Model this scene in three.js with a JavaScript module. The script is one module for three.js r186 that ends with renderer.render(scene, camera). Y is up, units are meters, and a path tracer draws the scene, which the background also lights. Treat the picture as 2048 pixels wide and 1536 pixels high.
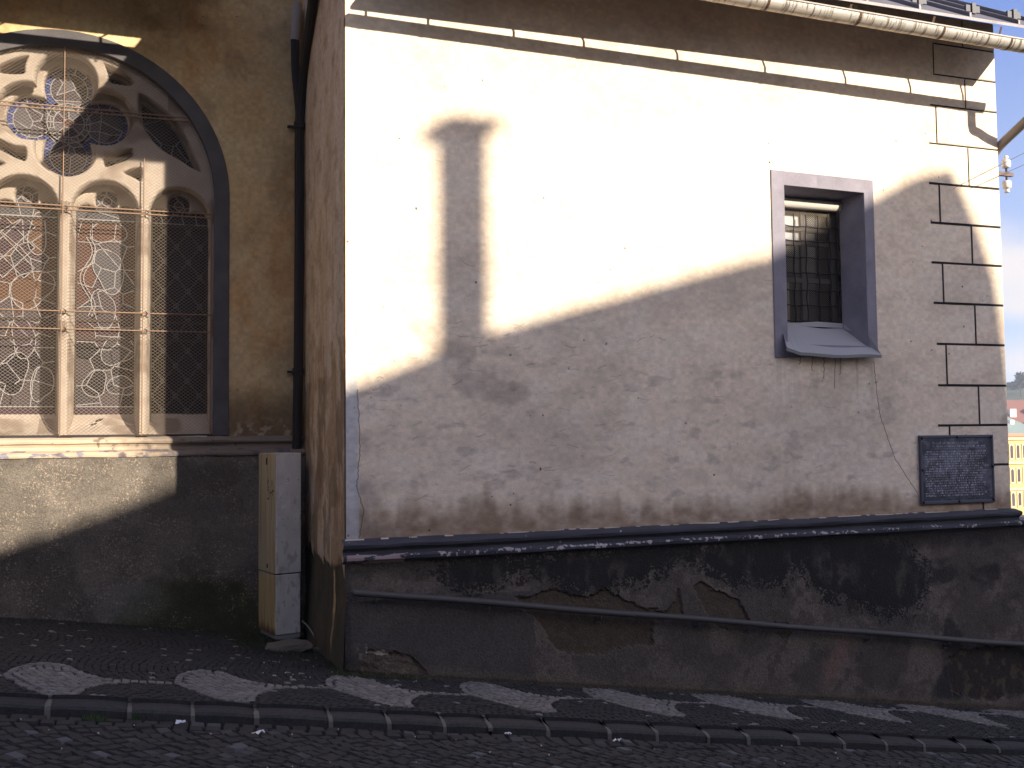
import * as THREE from 'three';
import { mergeGeometries } from 'three/addons/utils/BufferGeometryUtils.js';

// ------------------------------------------------------------------ camera, sky, sun, exposure
const scene = new THREE.Scene();
const camera = new THREE.PerspectiveCamera(42.02, 4 / 3, 0.05, 4000);
camera.position.set(0, 0, 8.5);
camera.up.set(-0.0074, 0.9985, 0.0532);
camera.lookAt(0.327, 0.0532, 8.5 - 0.943);
const renderer = new THREE.WebGLRenderer({ antialias: true });
renderer.setSize(1024, 768);
renderer.toneMapping = THREE.LinearToneMapping;
renderer.toneMappingExposure = 3.5;
renderer.shadowMap.enabled = true;

let seed = 20240;
const rnd = () => { seed = (seed * 1664525 + 1013904223) >>> 0; return seed / 4294967296; };
const rr = (a, b) => a + (b - a) * rnd();
const clamp = (x, a = 0, b = 1) => Math.min(b, Math.max(a, x));
const sstep = (a, b, x) => { const t = clamp((x - a) / (b - a)); return t * t * (3 - 2 * t); };
const mix = (a, b, t) => a + (b - a) * t;
const mix3 = (a, b, t) => [mix(a[0], b[0], t), mix(a[1], b[1], t), mix(a[2], b[2], t)];
function hash(x, y, s) { let h = (x * 374761393 + y * 668265263 + s * 974634777) | 0; h = Math.imul(h ^ (h >>> 13), 1274126177); h ^= h >>> 16; return (h >>> 0) / 4294967296; }
function vnoise(x, y, s = 0) {
  const xi = Math.floor(x), yi = Math.floor(y); let u = x - xi, v = y - yi; u = u * u * (3 - 2 * u); v = v * v * (3 - 2 * v);
  const a = hash(xi, yi, s), b = hash(xi + 1, yi, s), c = hash(xi, yi + 1, s), d = hash(xi + 1, yi + 1, s);
  return a + (b - a) * u + (c - a) * v + (a - b - c + d) * u * v;
}
function fbm(x, y, o = 4, s = 0) { let a = 0.5, t = 0, n = 0; for (let i = 0; i < o; i++) { t += a * vnoise(x, y, s + i * 17); n += a; x = x * 2.03 + 1.7; y = y * 2.03 + 3.1; a *= 0.5; } return t / n; }

// sky: one equirectangular daylight sky, blue above, hazy and cloudy low down
{
  const w = 1024, h = 512, d = new Float32Array(w * h * 4);
  for (let j = 0; j < h; j++) for (let i = 0; i < w; i++) {
    const el = ((j + 0.5) / h - 0.5) * Math.PI, az = ((i + 0.5) / w) * 2 * Math.PI;
    const e = Math.max(0, Math.sin(el)), t = Math.pow(clamp(e / 0.42), 1.1);
    let c = mix3([0.46, 0.56, 0.74], [0.085, 0.17, 0.48], t);
    c = mix3(c, [0.08, 0.155, 0.44], sstep(0.42, 1, e));
    const px = Math.cos(el) * Math.cos(az), pz = Math.cos(el) * Math.sin(az), k = 1 / (e + 0.22);
    const n = fbm(px * k * 2.3 + 292, pz * k * 2.3 + 147.5, 6, 5);
    c = mix3(c, [0.64, 0.605, 0.60], sstep(0.34, 0.72, n) * 0.95 * sstep(-0.02, 0.06, el) * (1 - 0.45 * sstep(0.25, 0.7, e)));
    const cg = (-Math.cos(el) * Math.cos(az) * 0.54 + Math.sin(el) * 0.36 - Math.cos(el) * Math.sin(az) * 1) / 1.192, ga = Math.acos(clamp(cg, -1, 1)); // angle from the sun: a clear sky brightens towards it
    const au = 10 * Math.exp(-3 * ga), ray = 1 + 0.45 * cg * cg; c = [c[0] * ray + au * 0.19, c[1] * ray + au * 0.166, c[2] * ray + au * 0.136];
    if (el < 0) c = mix3([0.5, 0.58, 0.82], [0.2, 0.19, 0.17], sstep(0, -0.15, el));
    const o = (j * w + i) * 4; const SK = 0.43; d[o] = c[0] * SK; d[o + 1] = c[1] * SK; d[o + 2] = c[2] * SK; d[o + 3] = 1;
  }
  const t = new THREE.DataTexture(d, w, h, THREE.RGBAFormat, THREE.FloatType);
  t.mapping = THREE.EquirectangularReflectionMapping; t.magFilter = t.minFilter = THREE.LinearFilter; t.needsUpdate = true;
  scene.background = t; scene.environment = t;
}
const TX = 0.54, TY = 0.36;                       // per metre towards the sun along z: metres right, metres up
const sun = new THREE.DirectionalLight(new THREE.Color(1, 0.885, 0.735), 3);
sun.position.set(TX * 40 + 3, TY * 40, 40); sun.target.position.set(3, 0, 0);
sun.castShadow = true; sun.shadow.radius = 1.25; sun.shadow.mapSize.set(4096, 4096);
Object.assign(sun.shadow.camera, { left: -16, right: 16, top: 16, bottom: -12, near: 1, far: 120 });
scene.add(sun, sun.target);

// ------------------------------------------------------------------ helpers
const used = new Map();
function numbered(n) { const k = used.get(n) ?? 0; used.set(n, k + 1); return k ? `${n}_${String(k).padStart(3, '0')}` : n; }
function thing(name, label, category, pos = [0, 0, 0], group) {
  const o = new THREE.Group(); o.name = numbered(name); o.position.set(...pos); o.userData = { label, category };
  if (group) o.userData.group = group; scene.add(o); return o;
}
function setting(name) { const o = new THREE.Group(); o.name = name; o.userData.kind = 'structure'; scene.add(o); return o; }
function sub(name, parent) { const o = new THREE.Group(); o.name = name; parent.add(o); return o; }
function part(name, geo, mat, parent, label) {
  const m = new THREE.Mesh(Array.isArray(geo) ? join(geo) : geo, mat); m.name = name; m.castShadow = m.receiveShadow = true;
  if (label) m.userData.label = label; parent.add(m); return m;
}
function join(gs) {
  return mergeGeometries(gs.map((g) => { const q = g.index ? g.toNonIndexed() : g; for (const k of Object.keys(q.attributes)) if (!['position', 'normal', 'uv'].includes(k)) q.deleteAttribute(k); return q; }));
}
// planar uv in metres by the dominant normal, optionally as a fraction of a rectangle
function muv(g, rect) {
  if (g.index) g = g.toNonIndexed();
  g.computeVertexNormals?.();
  const p = g.attributes.position, n = g.attributes.normal, uv = new Float32Array(p.count * 2);
  for (let i = 0; i < p.count; i++) {
    const ax = Math.abs(n.getX(i)), ay = Math.abs(n.getY(i)), az = Math.abs(n.getZ(i));
    let u, v;
    if (ax > ay && ax > az) { u = p.getZ(i); v = p.getY(i); } else if (ay > az) { u = p.getX(i); v = p.getZ(i); } else { u = p.getX(i); v = p.getY(i); }
    if (rect) { u = (u - rect[0]) / (rect[2] - rect[0]); v = (v - rect[1]) / (rect[3] - rect[1]); }
    uv[2 * i] = u; uv[2 * i + 1] = v;
  }
  g.setAttribute('uv', new THREE.BufferAttribute(uv, 2)); return g;
}
function box(x0, x1, y0, y1, z0, z1, rect) { const g = new THREE.BoxGeometry(x1 - x0, y1 - y0, z1 - z0); g.translate((x0 + x1) / 2, (y0 + y1) / 2, (z0 + z1) / 2); return muv(g, rect); }
// box with chamfered front (+z) edges
function chamfer(x0, x1, y0, y1, z0, z1, c, rect) {
  const s = new THREE.Shape(); s.moveTo(x0 + c, y0 + c); s.lineTo(x1 - c, y0 + c); s.lineTo(x1 - c, y1 - c); s.lineTo(x0 + c, y1 - c); s.closePath();
  const g = new THREE.ExtrudeGeometry(s, { depth: z1 - z0 - 2 * c, bevelEnabled: true, bevelSize: c, bevelThickness: c, bevelSegments: 1 });
  g.translate(0, 0, z0 + c); return muv(g, rect);
}
function tube(pts, r, seg = 24, rad = 8, tension = 0.5) { return new THREE.TubeGeometry(new THREE.CatmullRomCurve3(pts.map((p) => new THREE.Vector3(...p)), false, 'catmullrom', tension), seg, r, rad); }
function bar(a, b, r, rad = 6) {                 // straight round bar
  const A = new THREE.Vector3(...a), B = new THREE.Vector3(...b), L = A.distanceTo(B), g = new THREE.CylinderGeometry(r, r, L, rad);
  g.applyQuaternion(new THREE.Quaternion().setFromUnitVectors(new THREE.Vector3(0, 1, 0), B.clone().sub(A).normalize())); g.translate((A.x + B.x) / 2, (A.y + B.y) / 2, (A.z + B.z) / 2); return g;
}
function poly(pts) { const s = new THREE.Shape(); pts.forEach((p, i) => (i ? s.lineTo(p[0], p[1]) : s.moveTo(p[0], p[1]))); s.closePath(); return s; }
function pathOf(pts) { const s = new THREE.Path(); pts.forEach((p, i) => (i ? s.lineTo(p[0], p[1]) : s.moveTo(p[0], p[1]))); s.closePath(); return s; }
function extrude(shape, z0, z1, opt = {}) { const g = new THREE.ExtrudeGeometry(shape, { depth: z1 - z0, bevelEnabled: false, curveSegments: 24, ...opt }); g.translate(0, 0, z0); return g; }
// profile (z, y) swept along x
function sweepX(profile, x0, x1, n = 1, wob = 0) {
  const pos = [], idx = [], uv = [], m = profile.length;
  for (let i = 0; i <= n; i++) for (const [k, [z, y]] of profile.entries()) {
    const x = mix(x0, x1, i / n), w = wob * (vnoise(x * 4, k * 0.7, 91) - 0.5);
    pos.push(x, y + w, z + w); uv.push(x, k * 0.06);
  }
  for (let i = 0; i < n; i++) for (let k = 0; k < m - 1; k++) { const a = i * m + k, b = a + m; idx.push(a, a + 1, b, b, a + 1, b + 1); }
  let g = new THREE.BufferGeometry(); g.setAttribute('position', new THREE.Float32BufferAttribute(pos, 3)); g.setAttribute('uv', new THREE.Float32BufferAttribute(uv, 2)); g.setIndex(idx);
  g = g.toNonIndexed(); g.computeVertexNormals(); return g;
}
function quads(list, uvm = true) {               // list of 4-point quads
  const pos = []; for (const q of list) { const [a, b, c, d] = q; pos.push(...a, ...b, ...c, ...a, ...c, ...d); }
  const g = new THREE.BufferGeometry(); g.setAttribute('position', new THREE.Float32BufferAttribute(pos, 3)); g.computeVertexNormals(); return muv(g);
}
// textures
function canvasTex(w, h, fn, after) {
  const c = document.createElement('canvas'); c.width = w; c.height = h; const g = c.getContext('2d'), im = g.createImageData(w, h), D = im.data;
  for (let j = 0; j < h; j++) for (let i = 0; i < w; i++) {
    const q = fn((i + 0.5) / w, 1 - (j + 0.5) / h), o = (j * w + i) * 4;
    D[o] = clamp(q[0], 0, 255); D[o + 1] = clamp(q[1], 0, 255); D[o + 2] = clamp(q[2], 0, 255); D[o + 3] = 255;
  }
  g.putImageData(im, 0, 0); after?.(g, w, h);
  const t = new THREE.CanvasTexture(c); t.colorSpace = THREE.SRGBColorSpace; t.wrapS = t.wrapT = THREE.RepeatWrapping; t.magFilter = THREE.LinearFilter; return t;
}
function bumpTex(n, fn) {
  const d = new Uint8Array(n * n * 4);
  for (let j = 0; j < n; j++) for (let i = 0; i < n; i++) { const v = clamp(fn(i / n, j / n)) * 255, o = (j * n + i) * 4; d[o] = d[o + 1] = d[o + 2] = v; d[o + 3] = 255; }
  const t = new THREE.DataTexture(d, n, n); t.wrapS = t.wrapT = THREE.RepeatWrapping; t.magFilter = THREE.LinearFilter; t.minFilter = THREE.LinearMipmapLinearFilter; t.generateMipmaps = true; t.needsUpdate = true; return t;
}
function tileN(u, v, f, s) {                     // tiling value noise
  const x = u * f, y = v * f, xi = Math.floor(x), yi = Math.floor(y); let a = x - xi, b = y - yi; a = a * a * (3 - 2 * a); b = b * b * (3 - 2 * b);
  const H = (p, q) => hash(((p % f) + f) % f, ((q % f) + f) % f, s);
  return mix(mix(H(xi, yi), H(xi + 1, yi), a), mix(H(xi, yi + 1), H(xi + 1, yi + 1), a), b);
}
const grainBase = bumpTex(512, (u, v) => 0.4 * tileN(u, v, 128, 1) + 0.3 * tileN(u, v, 64, 2) + 0.2 * tileN(u, v, 24, 3) + 0.1 * tileN(u, v, 8, 4));
const roughBase = bumpTex(512, (u, v) => { const a = tileN(u, v, 96, 7), b = tileN(u, v, 48, 8), c = tileN(u, v, 12, 9); return 0.45 * Math.pow(a, 1.6) + 0.35 * b + 0.2 * c; });
const rep = (t, x, y) => { const c = t.clone(); c.repeat.set(x, y ?? x); c.needsUpdate = true; return c; };
const std = (o) => new THREE.MeshStandardMaterial({ roughness: 0.9, metalness: 0, side: THREE.DoubleSide, ...o });
const lin = (r, g, b) => new THREE.Color().setRGB(r, g, b);

// ------------------------------------------------------------------ ground
const gy = (x, z) => -1.763 - 0.139 * x + 0.058 * z;             // plane of pavement and street
const KZ = (x) => 1.70 + 0.021 * x;                              // front line of the pavement (back of the kerb)
{
  const terr = setting('terrain');
  const pos = [], idx = [], n = 150, col = [];
  const xs = [], zs = [];
  for (let i = 0; i <= n; i++) { const t = i / n * 2 - 1; xs.push(Math.sign(t) * (Math.abs(t) * 60 + Math.pow(Math.abs(t), 4) * 1500)); zs.push(Math.sign(t) * (Math.abs(t) * 60 + Math.pow(Math.abs(t), 4) * 1500)); }
  for (const z of zs) for (const x of xs) {
    const s = x * 0.717 - z * 0.697, q = Math.abs(x * 0.697 + z * 0.717);
    let h = s < 10 ? gy(clamp(x, -40, 14), clamp(z, -6, 14)) - 0.3 : 0;
    const street = gy(clamp(x, -30, 30), clamp(z, -8, 14)) - 0.28, valley = -14 + 2 * fbm(x * 0.01, z * 0.01, 3, 40);
    h = mix(street, valley, sstep(30, 110, Math.max(s, Math.hypot(x, z) * 0.6)));
    const far = Math.hypot(x, z);
    h += sstep(230, 620, far) * (34 + 16 * fbm(x * 0.006, z * 0.006, 4, 44));
    pos.push(x, h, z);
    const g = fbm(x * 0.02, z * 0.02, 4, 46), c = mix3([0.10, 0.075, 0.045], [0.055, 0.075, 0.03], sstep(0.4, 0.6, g)); col.push(...c);
  }
  for (let j = 0; j < n; j++) for (let i = 0; i < n; i++) { const a = j * (n + 1) + i, b = a + n + 1; idx.push(a, b, a + 1, a + 1, b, b + 1); }
  const g = new THREE.BufferGeometry(); g.setAttribute('position', new THREE.Float32BufferAttribute(pos, 3)); g.setAttribute('color', new THREE.Float32BufferAttribute(col, 3)); g.setIndex(idx); g.computeVertexNormals();
  part('hillside_ground', g, std({ vertexColors: true, roughness: 1 }), terr);
}
const dirtTex = canvasTex(512, 512, (u, v) => { const n = fbm(u * 20, v * 20, 5, 3), m = fbm(u * 5, v * 5, 3, 9); const c = mix3([52, 47, 42], [66, 60, 53], n); return mix3(c, [48, 55, 34], sstep(0.55, 0.72, m) * 0.6); });
const dirtMat = std({ map: rep(dirtTex, 0.5), color: 0xa09c98, bumpMap: rep(roughBase, 2.5), bumpScale: 0.004, roughness: 1 });
function slab(x0, x1, z0f, z1f, dy, thick, n = 24) {             // sloping sheet with thickness between two z lines
  const q = [];
  for (let i = 0; i < n; i++) {
    const xa = mix(x0, x1, i / n), xb = mix(x0, x1, (i + 1) / n), P = (x, z, e = 0) => [x, gy(x, z) + dy - e, z];
    q.push([P(xa, z0f(xa)), P(xa, z1f(xa)), P(xb, z1f(xb)), P(xb, z0f(xb))], [P(xa, z1f(xa)), P(xa, z1f(xa), thick), P(xb, z1f(xb), thick), P(xb, z1f(xb))]);
  }
  return quads(q);
}
const pavement = setting('pavement'), kerb = setting('kerb'), road = setting('road');
part('pavement_bed', [slab(-6, 1.5, () => -2.7, (x) => KZ(x) + 0.02, -0.012, 0.15), slab(1.5, 14, () => -0.1, (x) => KZ(x) + 0.02, -0.012, 0.15)], dirtMat, pavement);
part('road_bed', slab(-25, 25, (x) => KZ(x) + 0.02, () => 13.5, -0.112, 0.1, 50), std({ map: rep(dirtTex, 0.7), color: 0x6a6560, bumpMap: rep(roughBase, 1.5), bumpScale: 0.006, roughness: 1 }), road);

// one dressed stone: chamfered top, open underneath
function stoneGeo(s, c = 0.16, wob = 0.06) {
  const h = 0.5, q = [], J = () => 1 + wob * (rnd() - 0.5) * 2;
  const o = [[-h, -h], [h, -h], [h, h], [-h, h]].map(([x, z]) => [x * J(), z * J()]), t = o.map(([x, z]) => [x * (1 - c * J()), z * (1 - c * J())]);
  const m = o.map(([x, z], i) => [x * 0.985, 0.72 + 0.1 * rnd(), z * 0.985]), top = t.map(([x, z]) => [x, 1 + 0.12 * (rnd() - 0.5), z]), b = o.map(([x, z]) => [x, 0, z]);
  q.push([top[3], top[2], top[1], top[0]]);
  for (let i = 0; i < 4; i++) { const k = (i + 1) % 4; q.push([top[i], top[k], m[k], m[i]], [m[i], m[k], b[k], b[i]]); }
  return quads(q);
}
const stoneVars = Array.from({ length: 5 }, () => stoneGeo());
const mosaicVars = Array.from({ length: 4 }, () => stoneGeo(0, 0.14, 0.1));
const stoneBump = rep(roughBase, 0.9);
const stoneTex = canvasTex(256, 256, (u, v) => { const n = fbm(u * 22, v * 22, 4, 21); const g = 205 + 70 * (n - 0.5) + (hash(u * 256 | 0, v * 256 | 0, 5) - 0.5) * 40; return [g, g, g]; });
const stoneMat = (r, g, b) => std({ color: lin(r, g, b), map: stoneTex, bumpMap: stoneBump, bumpScale: 0.003, roughness: 0.78 });
const cpos = new THREE.Vector3(0, 0, 8.5);
const camInv = (() => { camera.updateMatrixWorld(); camera.updateProjectionMatrix(); return new THREE.Matrix4().multiplyMatrices(camera.projectionMatrix, camera.matrixWorldInverse.copy(camera.matrixWorld).invert()); })();
function inView(x, y, z) { const v = new THREE.Vector3(x, y, z).applyMatrix4(camInv); return Math.abs(v.x) < 1 && Math.abs(v.y) < 1 && v.z < 1; }
// lay a list of stones {x,z,y,w,d,h,turn,col,occ}: the nearest in view as parts, the rest as stuff
function layStones(list, vars, parent, name, tones, limit) {
  list.forEach((s) => { s.dist = inView(s.x, s.y + s.h, s.z) && !s.hidden ? cpos.distanceTo(new THREE.Vector3(s.x, s.y, s.z)) : 1e9; });
  list.sort((a, b) => a.dist - b.dist);
  const mats = tones.map((t) => stoneMat(...t)), M = new THREE.Matrix4(), q = new THREE.Quaternion(), e = new THREE.Euler(), buckets = vars.map(() => []);
  list.forEach((s, i) => {
    e.set(s.tx - 0 + 0.058, s.turn, s.tz - 0.139); e.order = 'YXZ'; q.setFromEuler(e);
    M.compose(new THREE.Vector3(s.x, s.y, s.z), q, new THREE.Vector3(s.w, s.h, s.d));
    const k = i % vars.length;
    if (i < limit && s.dist < 1e8) { const m = part(numbered(name), vars[k], mats[s.tone], parent); m.applyMatrix4(M); }
    else buckets[k].push([M.clone(), s.tone]);
  });
  const white = stoneMat(1, 1, 1);
  buckets.forEach((b, k) => {
    if (!b.length) return;
    const im = new THREE.InstancedMesh(vars[k], white, b.length); im.name = `${name}_spread`; if (k) im.name = `${name}_spread_${String(k).padStart(3, '0')}`;
    im.userData.kind = 'stuff'; im.castShadow = im.receiveShadow = true;
    b.forEach(([m, t], i) => { im.setMatrixAt(i, m); const c = tones[t], f = 0.8 + 0.4 * hash(i, k, 77); im.setColorAt(i, lin(c[0] * f, c[1] * f, c[2] * f)); });
    parent.add(im);
  });
}
// road setts: two rows along the kerb, then arched rows running across the street
{
  const list = [], RY = -0.122;
  const tone = (x, z) => { const a = hash(Math.round(x * 37), Math.round(z * 41), 8); return a < 0.05 ? 5 : a < 0.3 ? 3 : a < 0.36 ? 4 : Math.floor(a * 9) % 3; };
  for (let r = 0; r < 2; r++) for (let x = -3; x < 11;) {
    const w = rr(0.085, 0.12), z = KZ(x) + 0.215 + r * 0.092; list.push({ x: x + w / 2, z, y: gy(x, z) + RY - 0.01 + rr(-0.004, 0.004), w: w * 0.9, d: 0.083, h: 0.055, turn: -0.021, tx: rr(-0.04, 0.04), tz: rr(-0.04, 0.04), tone: tone(x, z) }); x += w;
  }
  const a = (t) => 0.28 * t + 0.34 * t * t;                     // lean of the row towards the camera
  for (let x0 = -7; x0 < 12; x0 += 0.094) {
    const off = rnd() * 0.09;
    for (let t = 0.02 + off; t < 3.2;) {
      const d = rr(0.075, 0.105), tm = t + d / 2, lobe = tm < 1.5 ? a(tm) : a(1.5) + (1.3 * (tm - 1.5) - 0.34 * (tm - 1.5) ** 2);
      const x = x0 + lobe, z = KZ(x) + 0.36 + tm, sl = tm < 1.5 ? 0.28 + 0.68 * tm : 1.3 - 0.68 * (tm - 1.5);
      t += d;
      if (x < -3.2 || x > 10.5) continue;
      const near = sstep(0, 0.3, tm);
      list.push({ x, z, y: gy(x, z) + RY + rr(-0.005, 0.005), w: 0.094 / Math.sqrt(1 + sl * sl) * 0.9, d: d * Math.sqrt(1 + sl * sl) * 0.87, h: 0.06, turn: Math.atan(sl), tx: rr(-0.05, 0.05), tz: rr(-0.05, 0.05), tone: tone(x, z) });
    }
  }
  layStones(list, stoneVars, road, 'sett', [[0.041, 0.037, 0.032], [0.052, 0.046, 0.039], [0.033, 0.03, 0.026], [0.047, 0.041, 0.033], [0.092, 0.085, 0.08], [0.15, 0.148, 0.15]], 300);
}
// kerb stones with mortar between
{
  const K = [-2.3, -1.9, -1.5, -1.08, -0.656, -0.197, 0.176, 0.562, 1.028, 1.41, 1.79, 2.11, 2.53, 2.99, 3.364, 3.77, 4.105, 4.537, 4.937, 5.327, 5.681, 6.069, 6.417, 6.85, 7.25, 7.66, 8.05, 8.5, 8.9, 9.3, 9.75, 10.2, 10.6];
  const kt = canvasTex(256, 256, (u, v) => { const n = fbm(u * 30, v * 30, 4, 31), g = 45 + 28 * (n - 0.5) + (hash(u * 256 | 0, v * 256 | 0, 6) - 0.5) * 18; return [g * 1.03, g * 0.98, g * 0.9]; });
  const km = [0.9, 1, 1.1].map((f) => std({ map: rep(kt, 2), color: new THREE.Color(f, f, f), bumpMap: rep(roughBase, 2.2), bumpScale: 0.003, roughness: 0.85 }));
  const mm = std({ color: lin(0.17, 0.15, 0.118), bumpMap: rep(roughBase, 6), bumpScale: 0.004, roughness: 1 });
  const prof = [[0, 0.02], [0, -0.005], [0.10, -0.008], [0.135, -0.016], [0.150, -0.032], [0.158, -0.15], [0.158, -0.25]];
  for (let i = 0; i < K.length - 1; i++) {
    const x0 = K[i] + 0.012, x1 = K[i + 1] - 0.012, n = 3, pos = [], idx = [], m = prof.length, jz = rr(-0.006, 0.006), jy = rr(-0.004, 0.006);
    for (let k = 0; k <= n; k++) for (const [a, b] of prof) { const e = (k === 0 || k === n) ? 0.006 : 0, x = mix(x0, x1, k / n), z = KZ(x) + a - e + jz + 0.004 * (vnoise(x * 8, a * 30, 12) - 0.5); pos.push(x, gy(x, KZ(x)) + b + 0.012 - e + jy + 0.004 * (vnoise(x * 8, a * 30, 13) - 0.5), z); }
    for (let k = 0; k < n; k++) for (let j = 0; j < m - 1; j++) { const a = k * m + j, b = a + m; idx.push(a, a + 1, b, b, a + 1, b + 1); }
    for (const k of [0, n]) for (let j = 1; j < m - 1; j++) idx.push(k * m, k * m + j, k * m + j + 1);
    const g = new THREE.BufferGeometry(); g.setAttribute('position', new THREE.Float32BufferAttribute(pos, 3)); g.setIndex(idx);
    part(numbered('kerb_stone'), muv(g), km[i % 3], kerb);
    const x = K[i + 1], pm = prof.slice(1, 5).map(([a, b], q) => [a - 0.004 + 0.008 * hash(i, q, 3), b]);
    if (i < K.length - 2) { const g2 = sweepX([...pm, [pm[pm.length - 1][0], -0.045 - 0.085 * hash(i, 1, 4)]].map(([a, b]) => [KZ(x) + a, gy(x, KZ(x)) + b + 0.008]), x - 0.010 - 0.007 * hash(i, 2, 5), x + 0.010 + 0.008 * hash(i, 3, 5), 3, 0.012); part(numbered('mortar_joint'), g2, mm, kerb); }
  }
}
// pavement of small stones with a running wave of light stones
{
  const tips = [[-2.06, 0.95], [-1.036, 0.854], [0.068, 0.822], [1.184, 0.711], [2.286, 0.70], [3.45, 0.60], [4.565, 0.541], [5.778, 0.42], [6.92, 0.36], [8.05, 0.30], [9.2, 0.24], [10.3, 0.2]];
  // light motif between two tips, u 0..1 along, v in metres towards the kerb from the tip line
  const top = [[0, 0], [0.03, -0.33], [0.12, -0.55], [0.24, -0.60], [0.34, -0.50], [0.44, -0.24], [0.56, -0.05], [0.72, 0.02], [1, 0.03]];
  const s = 0.055, shapes = [], edge = [], grid = new Map(), key = (x, z) => `${Math.floor(x / 0.1)},${Math.floor(z / 0.1)}`;
  const spline = (P, n) => new THREE.SplineCurve(P.map((p) => new THREE.Vector2(...p))).getPoints(n).map((p) => [p.x, p.y]);
  for (let i = 0; i < tips.length - 1; i++) {
    const [x0, z0] = tips[i], [x1, z1] = tips[i + 1], W = ([u, v]) => [mix(x0, x1, u), mix(z0, z1, u) + v];
    const outline = [...spline([[0.0, 0.0], [0.004, -0.12], ...top.slice(1)], 60), ...spline([[1, 0.07], [0.71, 0.11], [0.60, 0.21], [0.525, 0.37], [0.48, 0.54], [0.468, 0.70]], 30), ...spline([[0.45, 0.71], [0.33, 0.70], [0.26, 0.63], [0.19, 0.50], [0.09, 0.27], [0.012, 0.06], [0, 0]], 40)].map(W);
    shapes.push(outline);
    // one row of stones set along the outline, just inside it
    let acc = 0; for (let k = 0; k < outline.length - 1; k++) { const a = outline[k], b = outline[k + 1], L = Math.hypot(b[0] - a[0], b[1] - a[1]); for (; acc < L; acc += s * 1.02) { const t = acc / L, nx = -(b[1] - a[1]) / L, nz = (b[0] - a[0]) / L, x = mix(a[0], b[0], t) + nx * s * 0.5, z = mix(a[1], b[1], t) + nz * s * 0.5; const kk = key(x, z); if (!grid.has(kk)) grid.set(kk, []); if ((grid.get(kk)).some((q) => Math.hypot(q[0] - x, q[1] - z) < s * 0.75)) continue; grid.get(kk).push([x, z]); edge.push([x, z, -Math.atan2(b[1] - a[1], b[0] - a[0])]); } acc -= L; }
  }
  const inside = (x, z, P) => { let c = false; for (let i = 0, j = P.length - 1; i < P.length; j = i++) if ((P[i][1] > z) !== (P[j][1] > z) && x < (P[j][0] - P[i][0]) * (z - P[i][1]) / (P[j][1] - P[i][1]) + P[i][0]) c = !c; return c; };
  const light = (x, z) => shapes.some((P) => inside(x, z, P));
  const taken = (x, z) => { for (let a = -1; a < 2; a++) for (let b = -1; b < 2; b++) for (const q of grid.get(key(x + a * 0.1, z + b * 0.1)) ?? []) if (Math.hypot(q[0] - x, q[1] - z) < s * 0.78) return true; return false; };
  const list = [];
  for (const [x, z, turn] of edge) if (z < KZ(x) - 0.03 && x > -3.3 && x < 10.2 && (x < 1.43 || z > 0.1)) { const a = rnd(); list.push({ x, z, y: gy(x, z) - 0.034 + rr(-0.003, 0.003), w: s * rr(0.86, 0.97), d: s * rr(0.84, 0.95), h: 0.035, turn, tx: rr(-0.05, 0.05), tz: rr(-0.05, 0.05), tone: a < 0.2 ? 4 : a < 0.5 ? 3 : a < 0.56 ? 6 : 5 }); }
  for (let ix = 0; ix < 248; ix++) for (let iz = 0; iz < 84; iz++) {
    const zz = -2.58 + iz * s + (ix % 2) * 0.5 * s * 0.3, bz = Math.max(zz, -0.55) - 0.2 + (zz < -0.55 ? 0.25 * Math.sin((zz + 0.55) * 2.6) : 0), bend = 0.3 * bz * bz + 0.05 * vnoise(ix * 0.13, iz * 0.2, 65);
    const x = -3.2 + ix * s + (zz > -0.6 ? bend : bend) + rr(-0.006, 0.006), z = zz + rr(-0.005, 0.005);
    if (z > KZ(x) - 0.035 || x < -3.4 || x > 10.2) continue;
    if (x > 1.43 && z < 0.1) continue;
    if (x < 1.43 && z < -2.44) continue;
    if (x > 0.75 && x < 1.43 && z < -1.0 + rr(-0.25, 0.25)) continue;
    if (taken(x, z)) continue;
    const lt = light(x, z), a = hash(ix, iz, 61);
    list.push({ x, z, y: gy(x, z) - 0.035 + rr(-0.003, 0.003) + 0.012 * (fbm(x * 2, z * 2, 2, 70) - 0.5), w: s * rr(0.8, 0.96), d: s * rr(0.8, 0.96), h: 0.035, turn: Math.atan(0.6 * bz) + rr(-0.12, 0.12), tx: rr(-0.05, 0.05), tz: rr(-0.05, 0.05), tone: lt ? (a < 0.2 ? 4 : a < 0.5 ? 3 : a < 0.56 ? 6 : 5) : (a < 0.02 ? 3 : Math.floor(a * 10) % 3), hidden: false });
  }
  layStones(list, mosaicVars, pavement, 'paving_stone', [[0.047, 0.042, 0.037], [0.059, 0.052, 0.045], [0.038, 0.035, 0.031], [0.37, 0.325, 0.28], [0.31, 0.272, 0.235], [0.34, 0.3, 0.258], [0.45, 0.41, 0.375]], 300);
}

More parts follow.
